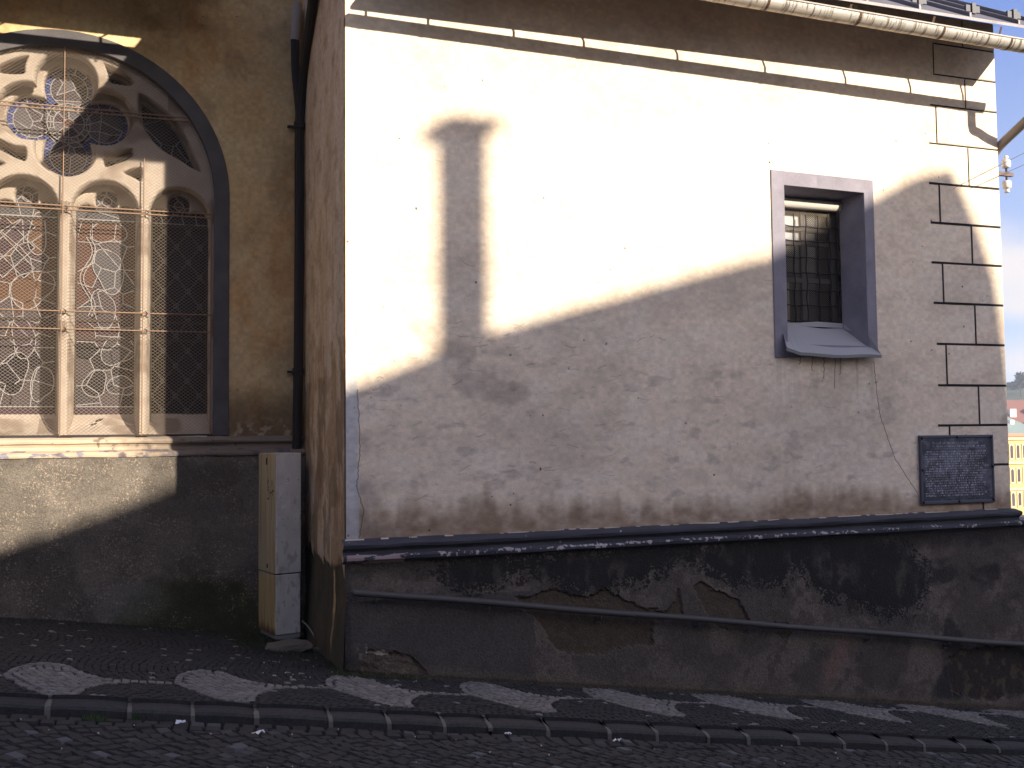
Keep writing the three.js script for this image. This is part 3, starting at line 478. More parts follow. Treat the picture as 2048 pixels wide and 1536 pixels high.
// roof, eave gutter on straps and the downpipe at the far end
{
  const RS = 0.6, ry = (z) => 4.056 + RS * (0.85 - z), roof = sub('roof', annex);
  const zt = -3.5, xl = (z) => 0.65 + 0.11 * (0.64 - z), xr = (z) => 8.77 + 0.32 * (0.85 - z);
  const rt = canvasTex(256, 256, (u, v) => { const n = fbm(u * 9, v * 9, 4, 361); return mix3([96, 92, 94], [120, 115, 114], n); });
  const rm = std({ map: rep(rt, 0.6), roughness: 0.55, metalness: 0.3, bumpMap: rep(grainBase, 1), bumpScale: 0.003 });
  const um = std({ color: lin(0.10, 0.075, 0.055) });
  let xs = []; for (let x = 1.95; x < 8.77; x += 0.62) xs.push(x); xs.push(8.77);
  const skew = (x) => mix(0.11, 0.32, (x - 1.95) / 6.8), P = (x, z, e = 0) => [x + skew(x) * (0.85 - z), ry(z) + e + 0.006 * (x - 4.6), z];
  for (let i = 0; i < xs.length - 1; i++) {
    const a = xs[i], b = xs[i + 1];
    part('roof_panel', quads([[P(a, 0.85, 0.03), P(b, 0.85, 0.03), P(b, zt, 0.03), P(a, zt, 0.03)], [P(a, 0.85, 0), P(b, 0.85, 0), P(b, 0.85, 0.03), P(a, 0.85, 0.03)]]), rm, roof);
    part('roof_seam', quads([[P(b - 0.012, 0.8, 0.03), P(b + 0.012, 0.8, 0.03), P(b + 0.012, 0.8, 0.075), P(b - 0.012, 0.8, 0.075)], [P(b - 0.012, 0.8, 0.075), P(b + 0.012, 0.8, 0.075), P(b + 0.012, zt, 0.075), P(b - 0.012, zt, 0.075)], [P(b - 0.012, 0.8, 0.03), P(b - 0.012, 0.8, 0.075), P(b - 0.012, zt, 0.075), P(b - 0.012, zt, 0.03)], [P(b + 0.012, 0.8, 0.03), P(b + 0.012, zt, 0.03), P(b + 0.012, zt, 0.075), P(b + 0.012, 0.8, 0.075)]]), rm, roof);
    if (i > 5) part('snow_guard', [box(-0.09, 0.09, 0, 0.07, -0.012, 0.012), box(-0.025, 0.025, -0.02, 0.09, -0.03, 0.03)].map((g) => g.translate(...P((a + b) / 2, 0.28 + 0.1 * (i % 2), 0.05))), std({ color: lin(0.07, 0.07, 0.075), roughness: 0.6, metalness: 0.3 }), roof);
  }
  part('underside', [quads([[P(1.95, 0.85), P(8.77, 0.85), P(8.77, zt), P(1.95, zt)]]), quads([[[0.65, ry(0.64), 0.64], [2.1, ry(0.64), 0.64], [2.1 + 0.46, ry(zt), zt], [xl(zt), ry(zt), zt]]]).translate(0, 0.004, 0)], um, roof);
  part('roof_edge', quads([[[0.65, ry(0.64) + 0.034, 0.64], [1.95 + skew(1.95) * 0.21, ry(0.64) + 0.034, 0.64], [1.95 + skew(1.95) * 4.35, ry(zt) + 0.034, zt], [xl(zt), ry(zt) + 0.034, zt]]]), rm, roof);
  part('roof_back', quads([[[1.1, ry(zt), zt], [10.2, ry(zt), zt], [10.2, 4.4, -6.6], [1.1, 4.4, -6.6]]]), rm, roof);
  const gut = sub('gutter', annex), yc = (x) => 3.982 - 0.0128 * (x - 1.9), R = 0.088, pos = [], idx = [], uv = [], nx = 60, na = 16;
  const gtx = canvasTex(1024, 128, (u, v) => { const x = u * 7, n = fbm(x * 70, v * 1.5, 3, 371); let c = mix3([172, 164, 152], [196, 190, 180], fbm(x * 3, v * 3, 3, 372)); c = mix3(c, [66, 58, 50], sstep(0.55, 0.75, n + 0.3 * (0.45 - v) * sstep(0.5, 0.1, u)) * 0.75); return c; });
  for (let i = 0; i <= nx; i++) for (let k = 0; k <= na; k++) { const x = mix(1.9, 8.91, i / nx), t = Math.PI * (k / na), r = R + 0.001 * Math.sin(i); pos.push(x, yc(x) - r * Math.sin(t), 0.87 + r * Math.cos(t)); uv.push(i / nx, k / na); }
  for (let i = 0; i < nx; i++) for (let k = 0; k < na; k++) { const a = i * (na + 1) + k, b = a + na + 1; idx.push(a, b, a + 1, b, b + 1, a + 1); }
  const g = new THREE.BufferGeometry(); g.setAttribute('position', new THREE.Float32BufferAttribute(pos, 3)); g.setAttribute('uv', new THREE.Float32BufferAttribute(uv, 2)); g.setIndex(idx); g.computeVertexNormals();
  const metal = std({ map: gtx, roughness: 0.5, metalness: 0.15, bumpMap: rep(grainBase, 12, 1), bumpScale: 0.002 });
  part('trough', g, metal, gut);
  part('bead', bar([1.9, yc(1.9), 0.87 + R], [8.91, yc(8.91), 0.87 + R], 0.011, 8), metal, gut);
  for (const x of [1.9, 8.91]) part('stop_end', (() => { const c = new THREE.CircleGeometry(R, 16, Math.PI, Math.PI); c.rotateY(Math.PI / 2); c.translate(x, yc(x), 0.87); return c; })(), metal, gut);
  const rust = std({ color: lin(0.10, 0.055, 0.035), roughness: 0.8, metalness: 0.3 });
  for (const x of [2.05, 2.61, 3.42, 4.12, 5.11, 6.10, 7.07, 7.90, 8.6]) {
    const q = [], rr0 = R + 0.004, w = 0.013; let pv = null;
    const pts = [[0.87 + rr0, yc(x) + 0.012]]; for (let k = 0; k <= 12; k++) { const t = Math.PI * k / 12; pts.push([0.87 + rr0 * Math.cos(t), yc(x) - rr0 * Math.sin(t)]); } pts.push([0.87 - rr0, yc(x) + 0.05], [0.83, ry(0.83) - 0.004], [0.6, ry(0.6) - 0.006]);
    for (const p of pts) { if (pv) q.push([[x - w, pv[1], pv[0]], [x + w, pv[1], pv[0]], [x + w, p[1], p[0]], [x - w, p[1], p[0]]]); pv = p; }
    part('bracket', quads(q), rust, gut);
  }
  for (const x of [3.0, 4.6, 5.75, 6.6, 7.55, 8.3]) part('gutter_lap', sweepX(Array.from({ length: 15 }, (_, k) => { const t = Math.PI * k / 14; return [0.87 + (R + 0.003) * Math.cos(t), yc(x) - (R + 0.003) * Math.sin(t)]; }), x - 0.015, x + 0.015), metal, gut);
  const dp = std({ color: lin(0.24, 0.215, 0.2), roughness: 0.55, metalness: 0.2 });
  part('downpipe', tube([[8.75, 3.86, 0.87], [8.75, 3.66, 0.87], [8.748, 3.60, 0.85], [8.74, 3.565, 0.79], [8.72, 3.49, 0.63], [8.70, 3.37, 0.42], [8.685, 3.25, 0.18], [8.68, 3.16, 0], [8.682, 3.06, -0.12], [8.685, 2.9, -0.17], [8.685, 2.4, -0.18], [8.685, -0.7, -0.18]], 0.05, 80, 12), dp, annex, 'grey downpipe slanting from the gutter end back to the corner');
}

// ------------------------------------------------------------------ church wall with the traceried window
const church = thing('church', 'old ochre church wall with large round arched stained glass window', 'church');
const WZ = -2.65, CX = -1.01, SY = 2.63, RO = 1.65, RI = 1.49;
const arch = (R, y0, n = 40, cx = CX) => { const p = [[cx + R, y0]]; for (let i = 0; i <= n; i++) { const t = Math.PI * i / n; p.push([cx + R * Math.cos(t), SY + R * Math.sin(t)]); } p.push([cx - R, y0]); return p; };
{
  const R = [-5.5, -0.2, AX0, 5.2];
  const t = canvasTex(1024, 900, (u, v) => {
    const x = mix(R[0], R[2], u), y = mix(R[1], R[3], v);
    let c = mix3([212, 184, 136], [200, 168, 118], fbm(x * 1.6, y * 1.1, 4, 401));
    c = mix3(c, [196, 142, 84], sstep(0.5, 0.72, fbm(x * 3.2, y * 1.4, 4, 411)) * 0.5); c = mix3(c, [216, 196, 150], sstep(0.5, 0.3, fbm(x * 2.5, y * 2.5, 4, 421)) * 0.45);
    const so = sstep(0.52, 0.72, fbm(x * 2.6, y * 2.2, 5, 431)); c = mix3(c, [130, 104, 72], so * 0.3);
    const low = sstep(0.75, 0.12, y + 0.35 * (fbm(x * 4, y * 3, 4, 441) - 0.5)); c = mix3(c, [92, 74, 52], low * 0.72);
    const mould = sstep(0.3, 0.1, y) * sstep(0.58, 0.7, fbm(x * 16, y * 16, 3, 451)); c = mix3(c, [176, 160, 134], mould * 0.8);
    const k = 1 + (fbm(x * 26, y * 26, 3, 461) - 0.5) * 0.2 + (hash(u * 1024 | 0, v * 900 | 0, 3) - 0.5) * 0.06; return [c[0] * k, c[1] * k, c[2] * k];
  }, (g, w, h) => { seed = 99; for (let i = 0; i < 200; i++) { g.fillStyle = `rgba(50,40,30,${rr(0.2, 0.7)})`; g.beginPath(); g.ellipse(rr(0, w), rr(0, h), rr(0.4, 1.8), rr(0.4, 1.2), 0, 0, 7); g.fill(); } });
  const s = poly([[-5.5, 0.0], [AX0, 0.0], [AX0, 5.1], [-5.5, 5.1]]); s.holes.push(pathOf(arch(RO - 0.03, 0.03)));
  part('wall', muv(extrude(s, WZ - 0.58, WZ), R), std({ map: t, bumpMap: rep(grainBase, 9, 7), bumpScale: 0.003 }), church, 'ochre plaster with darker stains');
  // lower wall of rough dark render, mossy near the corner
  const PR = [-5.5, -2.4, AX0, -0.1];
  const pt = canvasTex(1400, 460, (u, v) => {
    const x = mix(PR[0], PR[2], u), y = mix(PR[1], PR[3], v), n = fbm(x * 3, y * 3, 5, 471), m = fbm(x * 7, y * 7, 4, 481), sp = vnoise(x * 110, y * 110, 482);
    let c = mix3([114, 106, 96], [100, 93, 84], sstep(0.4, 0.65, n));
    c = mix3(c, [76, 70, 63], sstep(0.5, 0.66, fbm(x * 1.9 + 3, y * 2.6, 5, 491)) * 0.55);
    const mossB = sstep(0.95, 0.6, Math.hypot((x - 0.35) / 1.0, (y + 1.95) / 0.72) + 0.45 * (m - 0.5)); c = mix3(c, mix3([42, 46, 24], [64, 66, 38], m), mossB * 0.8);
    const pale = sstep(0.55, 0.3, Math.hypot((x + 0.35) / 0.9, (y + 1.62) / 0.5) + 0.3 * (m - 0.5)); c = mix3(c, [122, 117, 112], pale * 0.45);
    if (sp > 0.8 && m > 0.55) c = mix3(c, [176, 150, 126], 0.5);
    const k = 0.84 + 0.32 * sp; return [c[0] * k, c[1] * k, c[2] * k];
  });
  const pos = [], idx = [], uv = [], nx = 200, ny = 70;
  for (let j = 0; j <= ny; j++) for (let i = 0; i <= nx; i++) { const x = mix(-5.5, AX0 - 0.005, i / nx), y = mix(-2.4, -0.13, j / ny), b = fbm(x * 3, y * 3, 4, 495); pos.push(x, y, -2.47 + 0.03 * (b - 0.5) + 0.05 * sstep(-1.3, -2.0, y)); uv.push((x - PR[0]) / (PR[2] - PR[0]), (y - PR[1]) / (PR[3] - PR[1])); }
  for (let j = 0; j < ny; j++) for (let i = 0; i < nx; i++) { const a = j * (nx + 1) + i, b = a + nx + 1; idx.push(a, a + 1, b, a + 1, b + 1, b); }
  const g = new THREE.BufferGeometry(); g.setAttribute('position', new THREE.Float32BufferAttribute(pos, 3)); g.setAttribute('uv', new THREE.Float32BufferAttribute(uv, 2)); g.setIndex(idx); g.computeVertexNormals();
  part('base', g, std({ map: pt, bumpMap: rep(roughBase, 16, 5.4), bumpScale: 0.009, roughness: 1 }), church, 'rough dark render base with mossy damp patch');
  part('base_core', box(-5.5, AX0 - 0.01, -2.6, -0.14, -3.05, -2.52), std({ color: lin(0.1, 0.09, 0.08) }), church);
  const st = canvasTex(1024, 128, (u, v) => { const x = u * 7; let c = mix3([200, 180, 154], [176, 156, 134], fbm(x * 6, v * 3, 4, 501)); const n = fbm(x * 12, v * 5, 4, 511); if (v > 0.55 && n > 0.56) c = mix3([140, 136, 148], [120, 112, 118], vnoise(x * 30, 1, 5)); if (n > 0.72) c = mix3(c, [96, 82, 70], 0.6); c = mix3(c, [92, 82, 74], sstep(4.9, 5.6, x + (n - 0.5)) * 0.6); return c; });
  const sp = [[WZ - 0.02, 0.045], [WZ + 0.05, 0.04], [-2.555, 0.02], [-2.54, 0.0], [-2.545, -0.02], [-2.575, -0.03], [-2.585, -0.055], [-2.57, -0.085], [-2.53, -0.098], [-2.475, -0.105], [-2.45, -0.12], [-2.445, -0.14], [-2.45, -0.158], [-2.48, -0.166]];
  const sg = sweepX(sp, -5.5, AX0 - 0.01, 160, 0.012); for (let i = 0; i < sg.attributes.uv.count; i++) sg.attributes.uv.setXY(i, (sg.attributes.position.getX(i) + 5.5) / 7, sg.attributes.uv.getY(i) / (0.06 * 13));
  part('sill_moulding', sg, std({ map: st, bumpMap: rep(roughBase, 20, 1), bumpScale: 0.004 }), church, 'stone string course below the window');
  // eave of the church above the window (its shadow bands fall on the arch)
  const eave = sub('eave', church), em = std({ color: lin(0.12, 0.12, 0.13), roughness: 0.6 }), gz = WZ + 1.25, ge = 4.735;
  part('roof_sheet', quads([[[-5.5, ge, gz], [0.5, ge, gz], [0.8, ge + 2.4, gz - 4], [-5.5, ge + 2.4, gz - 4]], [[-5.5, ge + 0.03, gz], [0.5, ge + 0.03, gz], [0.8, ge + 2.43, gz - 4], [-5.5, ge + 2.43, gz - 4]]]), em, eave);
  part('trough', sweepX(Array.from({ length: 15 }, (_, k) => { const t = Math.PI * k / 14; return [gz + 0.02 + 0.085 * Math.cos(t), ge - 0.125 - 0.085 * Math.sin(t)]; }), -5.4, 0.4, 6), std({ color: lin(0.4, 0.38, 0.35), roughness: 0.5 }), eave);
  for (const x of [-2.9, -1.91, -0.93, -0.0 + 0.05]) part('bracket', [box(x - 0.014, x + 0.014, ge - 0.21, ge + 0.012, gz + 0.108, gz + 0.114), box(x - 0.014, x + 0.014, ge - 0.005, ge + 0.0, gz - 0.3, gz + 0.1)], em, eave);
}
part('added_buttress', [box(-5.0, -3.5, -3, 8, WZ + 0.02, 0.9), box(-5.1, -3.4, -3, -0.1, WZ + 0.03, 1.1)], std({ color: lin(0.16, 0.14, 0.115), bumpMap: rep(roughBase, 1), bumpScale: 0.006 }), church);  // added out of view to keep sky light off the window recess
const window1 = sub('arched_window', church);
{
  const ringT = canvasTex(256, 256, (u, v) => { const n = fbm(u * 9, v * 9, 4, 521), g = 1 + (n - 0.5) * 0.3; return [88 * g, 84 * g, 84 * g]; });
  const s = poly([...arch(RO, 0.048), ...arch(RI, 0.048).reverse()]);
  part('surround', muv(extrude(s, WZ - 0.56, WZ + 0.012, { bevelEnabled: true, bevelSize: 0.006, bevelThickness: 0.006, bevelSegments: 1, bevelOffset: -0.006 })), std({ map: rep(ringT, 0.7), bumpMap: rep(grainBase, 2), bumpScale: 0.004 }), window1, 'dark grey painted arch surround');
  const stT = canvasTex(512, 512, (u, v) => { const n = fbm(u * 8, v * 8, 5, 531), m = fbm(u * 3, v * 3, 4, 541); let c = mix3([188, 174, 158], [166, 151, 135], n); c = mix3(c, [112, 95, 80], sstep(0.55, 0.72, m) * 0.6); const k = 1 + (hash(u * 512 | 0, v * 512 | 0, 4) - 0.5) * 0.1; return [c[0] * k, c[1] * k, c[2] * k]; });
  const stone = std({ map: rep(stT, 0.8), bumpMap: rep(roughBase, 2), bumpScale: 0.004 });
  const LX = [-2.1425, -1.40, -0.62, 0.1225], LH = [0.345, 0.366, 0.366, 0.345], arc = (cx, cy, r, a0, a1, n = 10) => Array.from({ length: n + 1 }, (_, i) => { const a = (a0 + (a1 - a0) * i / n) * Math.PI / 180; return [cx + r * Math.cos(a), cy + r * Math.sin(a)]; });
  // polar outline of a union of circles round a centre
  const rosette = (cx, cy, circles, n = 88) => Array.from({ length: n }, (_, i) => { const a = 2 * Math.PI * i / n, dx = Math.cos(a), dy = Math.sin(a); let best = 0; for (const [x, y, r] of circles) { const b = dx * x + dy * y, d = b * b - (x * x + y * y - r * r); if (d > 0) best = Math.max(best, b + Math.sqrt(d)); } return [cx + best * dx, cy + best * dy]; });
  const QX = CX, QY = 3.43, quat = (r, off, c) => [[0, off, r], [0, -off, r], [off, 0, r], [-off, 0, r], [0, 0, c]];
  const mouch = [[-0.30, 3.74], [0.06, 3.50], [0.26, 3.16], [0.35, 2.90], [0.08, 3.03], [-0.13, 3.16], [-0.29, 3.42]], small = [[-0.46, 2.86], [-0.26, 2.93], [-0.255, 2.76], [-0.36, 2.79]], dummyEnd = 0;
  const mir = (P) => P.map(([x, y]) => [2 * CX - x, y]).reverse();
  const shrink = (P, k) => { const c = P.reduce((a, p) => [a[0] + p[0] / P.length, a[1] + p[1] / P.length], [0, 0]); return P.map((p) => [mix(c[0], p[0], k), mix(c[1], p[1], k)]); };
  const smooth = (P, n = 36) => new THREE.CatmullRomCurve3(P.map((p) => new THREE.Vector3(p[0], p[1], 0)), true, 'catmullrom', 0.5).getPoints(n).slice(0, -1).map((p) => [p.x, p.y]);
  const bev = (sz, th) => ({ bevelEnabled: true, bevelSize: sz, bevelThickness: th, bevelSegments: 3 });
  // front order: big circle, round light heads, mouchettes
  const outer = arch(RI + 0.02, -0.1);
  const f = poly(outer);
  f.holes.push(pathOf(rosette(QX, QY, quat(0.325, 0.36, 0.35))));
  LX.forEach((x, i) => f.holes.push(pathOf([[x - LH[i], -0.03], [x + LH[i], -0.03], ...arc(x, 2.42, LH[i] - 0.013, 0, 180, 20)])));
  const spU = [[-0.62, 3.80], [-0.635, 3.90], [-0.66, 4.02], [-0.5, 3.97], [-0.34, 3.86], [-0.36, 3.79], [-0.47, 3.775]], spL = [[-0.65, 3.05], [-0.52, 3.07], [-0.36, 3.13], [-0.33, 3.03], [-0.46, 2.94], [-0.64, 2.88]];
  for (const P of [spU, spL].map((p) => smooth(p, 24)).flatMap((p) => [p, mir(p)]).concat([smooth(mouch), smooth(small, 20), mir(smooth(mouch)), mir(smooth(small, 20))])) f.holes.push(pathOf(P));
  part('tracery', [muv(extrude(f, -2.86, -2.815, { ...bev(0.030, 0.085), bevelSegments: 4 }))], stone, window1, 'carved stone tracery, front order');
  // back order: quatrefoil and trefoiled light heads
  const b = poly(outer);
  b.holes.push(pathOf(rosette(QX, QY, quat(0.268, 0.36, 0.30))));
  const trefoil = (x) => [[x - 0.34, -0.03], [x + 0.34, -0.03], [x + 0.34, 2.36], ...arc(x + 0.20, 2.43, 0.135, -10, 112, 8), ...arc(x, 2.60, 0.14, -28, 208, 14), ...arc(x - 0.20, 2.43, 0.135, 68, 190, 8), [x - 0.34, 2.36]];
  for (const x of LX) b.holes.push(pathOf(trefoil(x)));
  for (const P of [shrink(smooth(mouch), 0.92), shrink(smooth(small, 20), 0.85), mir(shrink(smooth(mouch), 0.92)), mir(shrink(smooth(small, 20), 0.85))]) b.holes.push(pathOf(P));
  for (const P of [spU, spL].map((p) => shrink(smooth(p, 24), 0.82)).flatMap((p) => [p, mir(p)])) b.holes.push(pathOf(P));
  part('tracery', [muv(extrude(b, -3.055, -3.03, { ...bev(0.030, 0.045), bevelSegments: 3 }))], stone, window1, 'carved stone tracery, foiled back order');
  for (const x of [-1.781, CX, -0.239]) {
    const p = poly([[-0.028, -0.03], [0.028, -0.03], [0.045, 0.05], [0.088, 0.3], [-0.088, 0.3], [-0.045, 0.05]].reverse());
    part('mullion', muv(extrude(p, 0, x === CX ? 2.52 : 2.44).rotateX(-Math.PI / 2).translate(x, 0.07, WZ - 0.10)), stone, window1);
  }
  // sloping stone sill, curved
  const sp = []; for (let i = 0; i <= 10; i++) { const t = i / 10; sp.push([mix(-3.08, WZ - 0.02, t), 0.052 + 0.24 * Math.pow(1 - t, 1.9)]); }
  const sg = sweepX(sp.reverse(), CX - RI, CX + RI, 30, 0.01); part('sloping_sill', muv(sg), stone, window1);
  // stained glass: irregular panes held by lead
  const GZ = -3.10;
  const pal = {
    grey: [[0.115, 0.095, 0.092], [0.14, 0.115, 0.11], [0.095, 0.09, 0.088], [0.13, 0.12, 0.112]], plum: [[0.10, 0.055, 0.06], [0.12, 0.075, 0.085], [0.14, 0.07, 0.06]], rust: [[0.20, 0.085, 0.045], [0.17, 0.075, 0.05], [0.22, 0.11, 0.05]],
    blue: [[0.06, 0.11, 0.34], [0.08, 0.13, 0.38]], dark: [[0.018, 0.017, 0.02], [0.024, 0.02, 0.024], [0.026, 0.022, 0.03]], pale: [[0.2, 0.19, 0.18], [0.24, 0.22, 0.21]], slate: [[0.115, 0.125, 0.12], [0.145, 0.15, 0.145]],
  };
  const mats = {}; for (const k in pal) mats[k] = pal[k].map((c) => new THREE.MeshPhysicalMaterial({ color: lin(c[0] * 0.42, c[1] * 0.40, c[2] * 0.45), roughness: 0.5, specularIntensity: 0.5, side: THREE.DoubleSide }));
  const leadM = std({ color: lin(0.34, 0.32, 0.31), roughness: 0.7, metalness: 0.1 });
  const clip = (P, a, b2, c) => { const o = []; for (let i = 0; i < P.length; i++) { const p = P[i], q = P[(i + 1) % P.length], dp = a * p[0] + b2 * p[1] - c, dq = a * q[0] + b2 * q[1] - c; if (dp <= 0) o.push(p); if (dp * dq < 0) { const t = dp / (dp - dq); o.push([mix(p[0], q[0], t), mix(p[1], q[1], t)]); } } return o; };
  function voronoi(seeds, rect, ax = 1) {
    return seeds.map((s, i) => { let P = [[rect[0], rect[1]], [rect[2], rect[1]], [rect[2], rect[3]], [rect[0], rect[3]]]; for (let j = 0; j < seeds.length && P.length > 2; j++) if (j !== i) { const q = seeds[j], a = (q[0] - s[0]) , b2 = (q[1] - s[1]) * ax, c = ((q[0] ** 2 - s[0] ** 2) + (q[1] ** 2 - s[1] ** 2) * ax) / 2; P = clip(P, a, b2, c); } return P; });
  }
  const leads = [], shadedLeads = []; let into = leads; const LW = 0.0042;
  const lead = (p, q, z = 0) => { const dx = q[0] - p[0], dy = q[1] - p[1], L = Math.hypot(dx, dy); if (L < 0.004) return; const g = new THREE.BoxGeometry(L + LW, LW * 2, 0.008); g.rotateZ(Math.atan2(dy, dx)); g.translate((p[0] + q[0]) / 2, (p[1] + q[1]) / 2, GZ + 0.006 + z + 0.0006 * (into.length % 7)); into.push(g); };
  const curveLead = (P, z) => { for (let i = 0; i < P.length - 1; i++) lead(P[i], P[i + 1], z); };
  function pane(P, kind, z = 0) { if (P.length < 3) return; const s = poly(P); const g = extrude(s, GZ - 0.003 + z, GZ + 0.002 + z); g.rotateX(0); part(numbered('pane'), g, mats[kind][Math.floor(rnd() * mats[kind].length)], window1); }
  const cellLead = (P, z) => { for (let i = 0; i < P.length; i++) { const p = P[i], q = P[(i + 1) % P.length]; if (p[0] < q[0] || (p[0] === q[0] && p[1] < q[1]) || true) lead(p, q, z); } };
  // figure lights: curved drapery pieces over an irregular ground, bordered by narrow strips
  seed = 777;
  for (const li of [1, 2]) {
    const cx = LX[li], x0 = cx - 0.335, x1 = cx + 0.335, y0 = 0.28, y1 = 2.40;
    const seeds = []; for (let k = 0; k < 9; k++) for (let j = 0; j < 3; j++) { const small = (k + j) % 4 === 0; seeds.push([mix(x0, x1, (j + 0.5) / 3) + rr(-0.09, 0.09), mix(0.4, 2.36, (k + 0.5) / 9) + rr(-0.09, 0.09)]); if (small) seeds.push([seeds.at(-1)[0] + rr(-0.06, 0.06), seeds.at(-1)[1] + rr(-0.07, 0.07)]); }
    for (const P of voronoi(seeds, [x0, 0.375, x1, y1 - 0.01])) { const cy = P.reduce((a, p) => a + p[1], 0) / P.length, mx = P.reduce((a, p) => a + p[0], 0) / P.length; const k = cy > 1.5 ? (Math.abs(mx - cx) > 0.17 ? 'rust' : rnd() < 0.4 ? 'plum' : 'grey') : cy > 1.05 ? (rnd() < 0.55 ? 'plum' : 'grey') : (rnd() < 0.7 ? 'grey' : 'dark'); pane(P, k); cellLead(P); }
    pane([[x0, y0 - 0.04], [x1, y0 - 0.04], [x1, 0.372], [x0, 0.372]], 'plum', 0.001); lead([x0, 0.373], [x1, 0.373], 0.004);
    // larger rounded pieces of the figure
    const blobs = li === 2 ? [[cx + 0.03, 1.85, 0.15, 0.24, 'slate'], [cx + 0.02, 2.27, 0.16, 0.14, 'rust'], [cx - 0.02, 1.43, 0.12, 0.2, 'grey'], [cx + 0.12, 0.98, 0.15, 0.17, 'grey'], [cx - 0.1, 0.62, 0.13, 0.13, 'dark'], [cx + 0.16, 0.6, 0.12, 0.12, 'grey']] : [[cx + 0.05, 1.62, 0.2, 0.2, 'rust'], [cx - 0.02, 1.1, 0.12, 0.2, 'plum'], [cx - 0.12, 0.72, 0.16, 0.2, 'dark'], [cx + 0.16, 0.62, 0.1, 0.2, 'grey'], [cx + 0.1, 2.2, 0.1, 0.2, 'rust']];
    for (const [bx, by, rx, ryy, k] of blobs) { const ph = rnd() * 6, P = Array.from({ length: 22 }, (_, i) => { const a = 2 * Math.PI * i / 22, w = 1 + 0.16 * Math.sin(2 * a + ph) + 0.09 * Math.sin(3 * a + ph * 2); return [clamp(bx + rx * w * Math.cos(a), x0 + 0.02, x1 - 0.02), by + ryy * w * Math.sin(a)]; }); pane(P, k, 0.008); curveLead([...P, P[0]], 0.008); }
    if (li === 2) { const P = []; for (let i = 0; i <= 18; i++) { const t = i / 18; P.push([cx - 0.2 + 0.06 * Math.sin(t * 9), mix(2.2, 1.35, t)]); } curveLead(P, 0.009); curveLead(P.map(([x, y]) => [x + 0.035, y]), 0.009); }
    if (li === 1) for (let k = 0; k < 3; k++) for (let j = 0; j < 2; j++) { const mx = x0 + 0.14 + j * 0.2 - 0.03, my = 2.28 - k * 0.22; const P = [[mx, my + 0.11], [mx + 0.1, my], [mx, my - 0.11], [mx - 0.1, my]]; pane(P, 'plum', 0.008); curveLead([...P, P[0]], 0.008); }
  }
  // lattice lights: diamond quarries with shade put into the lead colour
  into = shadedLeads;
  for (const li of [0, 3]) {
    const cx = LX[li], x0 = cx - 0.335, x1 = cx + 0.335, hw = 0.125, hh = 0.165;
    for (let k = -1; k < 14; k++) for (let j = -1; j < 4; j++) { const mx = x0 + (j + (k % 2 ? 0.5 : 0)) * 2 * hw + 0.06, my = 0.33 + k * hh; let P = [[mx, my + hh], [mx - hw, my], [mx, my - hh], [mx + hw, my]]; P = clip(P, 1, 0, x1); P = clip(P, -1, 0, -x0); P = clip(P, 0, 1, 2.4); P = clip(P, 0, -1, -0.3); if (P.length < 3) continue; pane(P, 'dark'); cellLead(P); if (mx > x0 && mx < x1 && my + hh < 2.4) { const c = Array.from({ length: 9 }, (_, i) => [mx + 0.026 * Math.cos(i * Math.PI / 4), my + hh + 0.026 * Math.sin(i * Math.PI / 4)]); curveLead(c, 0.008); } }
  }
  into = leads;
  // trefoil heads
  for (const [i, x] of LX.entries()) {
    const seeds = []; for (let k = 0; k < 11; k++) seeds.push([x + rr(-0.3, 0.3), rr(2.42, 2.74)]); seeds.push([x, 2.6]);
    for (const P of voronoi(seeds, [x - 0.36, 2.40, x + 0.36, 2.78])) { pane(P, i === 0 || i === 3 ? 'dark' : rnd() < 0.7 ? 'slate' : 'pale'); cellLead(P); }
    const c = Array.from({ length: 13 }, (_, k) => [x + 0.05 * Math.cos(k * Math.PI / 6), 2.6 + 0.05 * Math.sin(k * Math.PI / 6)]); pane(c.slice(0, -1), 'plum', 0.008); curveLead(c, 0.008);
  }
  // quatrefoil: four lobes with blue borders round a wheel
  for (const [ax, ay] of [[0, 0.36], [0.36, 0], [0, -0.36], [-0.36, 0]]) {
    const cx = QX + ax, cy = QY + ay, a0 = Math.atan2(ay, ax), n = 9;
    for (let i = 0; i < n; i++) { const t0 = a0 - 2.4 + 4.8 * i / n, t1 = a0 - 2.4 + 4.8 * (i + 1) / n, P = []; for (let k = 0; k <= 3; k++) P.push([cx + 0.265 * Math.cos(mix(t0, t1, k / 3)), cy + 0.265 * Math.sin(mix(t0, t1, k / 3))]); for (let k = 3; k >= 0; k--) P.push([cx + 0.185 * Math.cos(mix(t0, t1, k / 3)), cy + 0.185 * Math.sin(mix(t0, t1, k / 3))]); pane(P, 'blue'); lead(P[0], P[7]); }
    const inner = Array.from({ length: 25 }, (_, k) => [cx + 0.185 * Math.cos(k * Math.PI / 12), cy + 0.185 * Math.sin(k * Math.PI / 12)]); curveLead(inner);
    let cells = [inner.slice(0, -1)];
    const sd = []; for (let k = 0; k < 7; k++) sd.push([cx + rr(-0.16, 0.16), cy + rr(-0.16, 0.16)]);
    for (let i = 0; i < sd.length; i++) { let P = inner.slice(0, -1); for (let j = 0; j < sd.length; j++) if (i !== j) P = clip(P, sd[j][0] - sd[i][0], sd[j][1] - sd[i][1], (sd[j][0] ** 2 + sd[j][1] ** 2 - sd[i][0] ** 2 - sd[i][1] ** 2) / 2); pane(P, rnd() < 0.5 ? 'pale' : 'grey', 0.0005); cellLead(P); }
  }
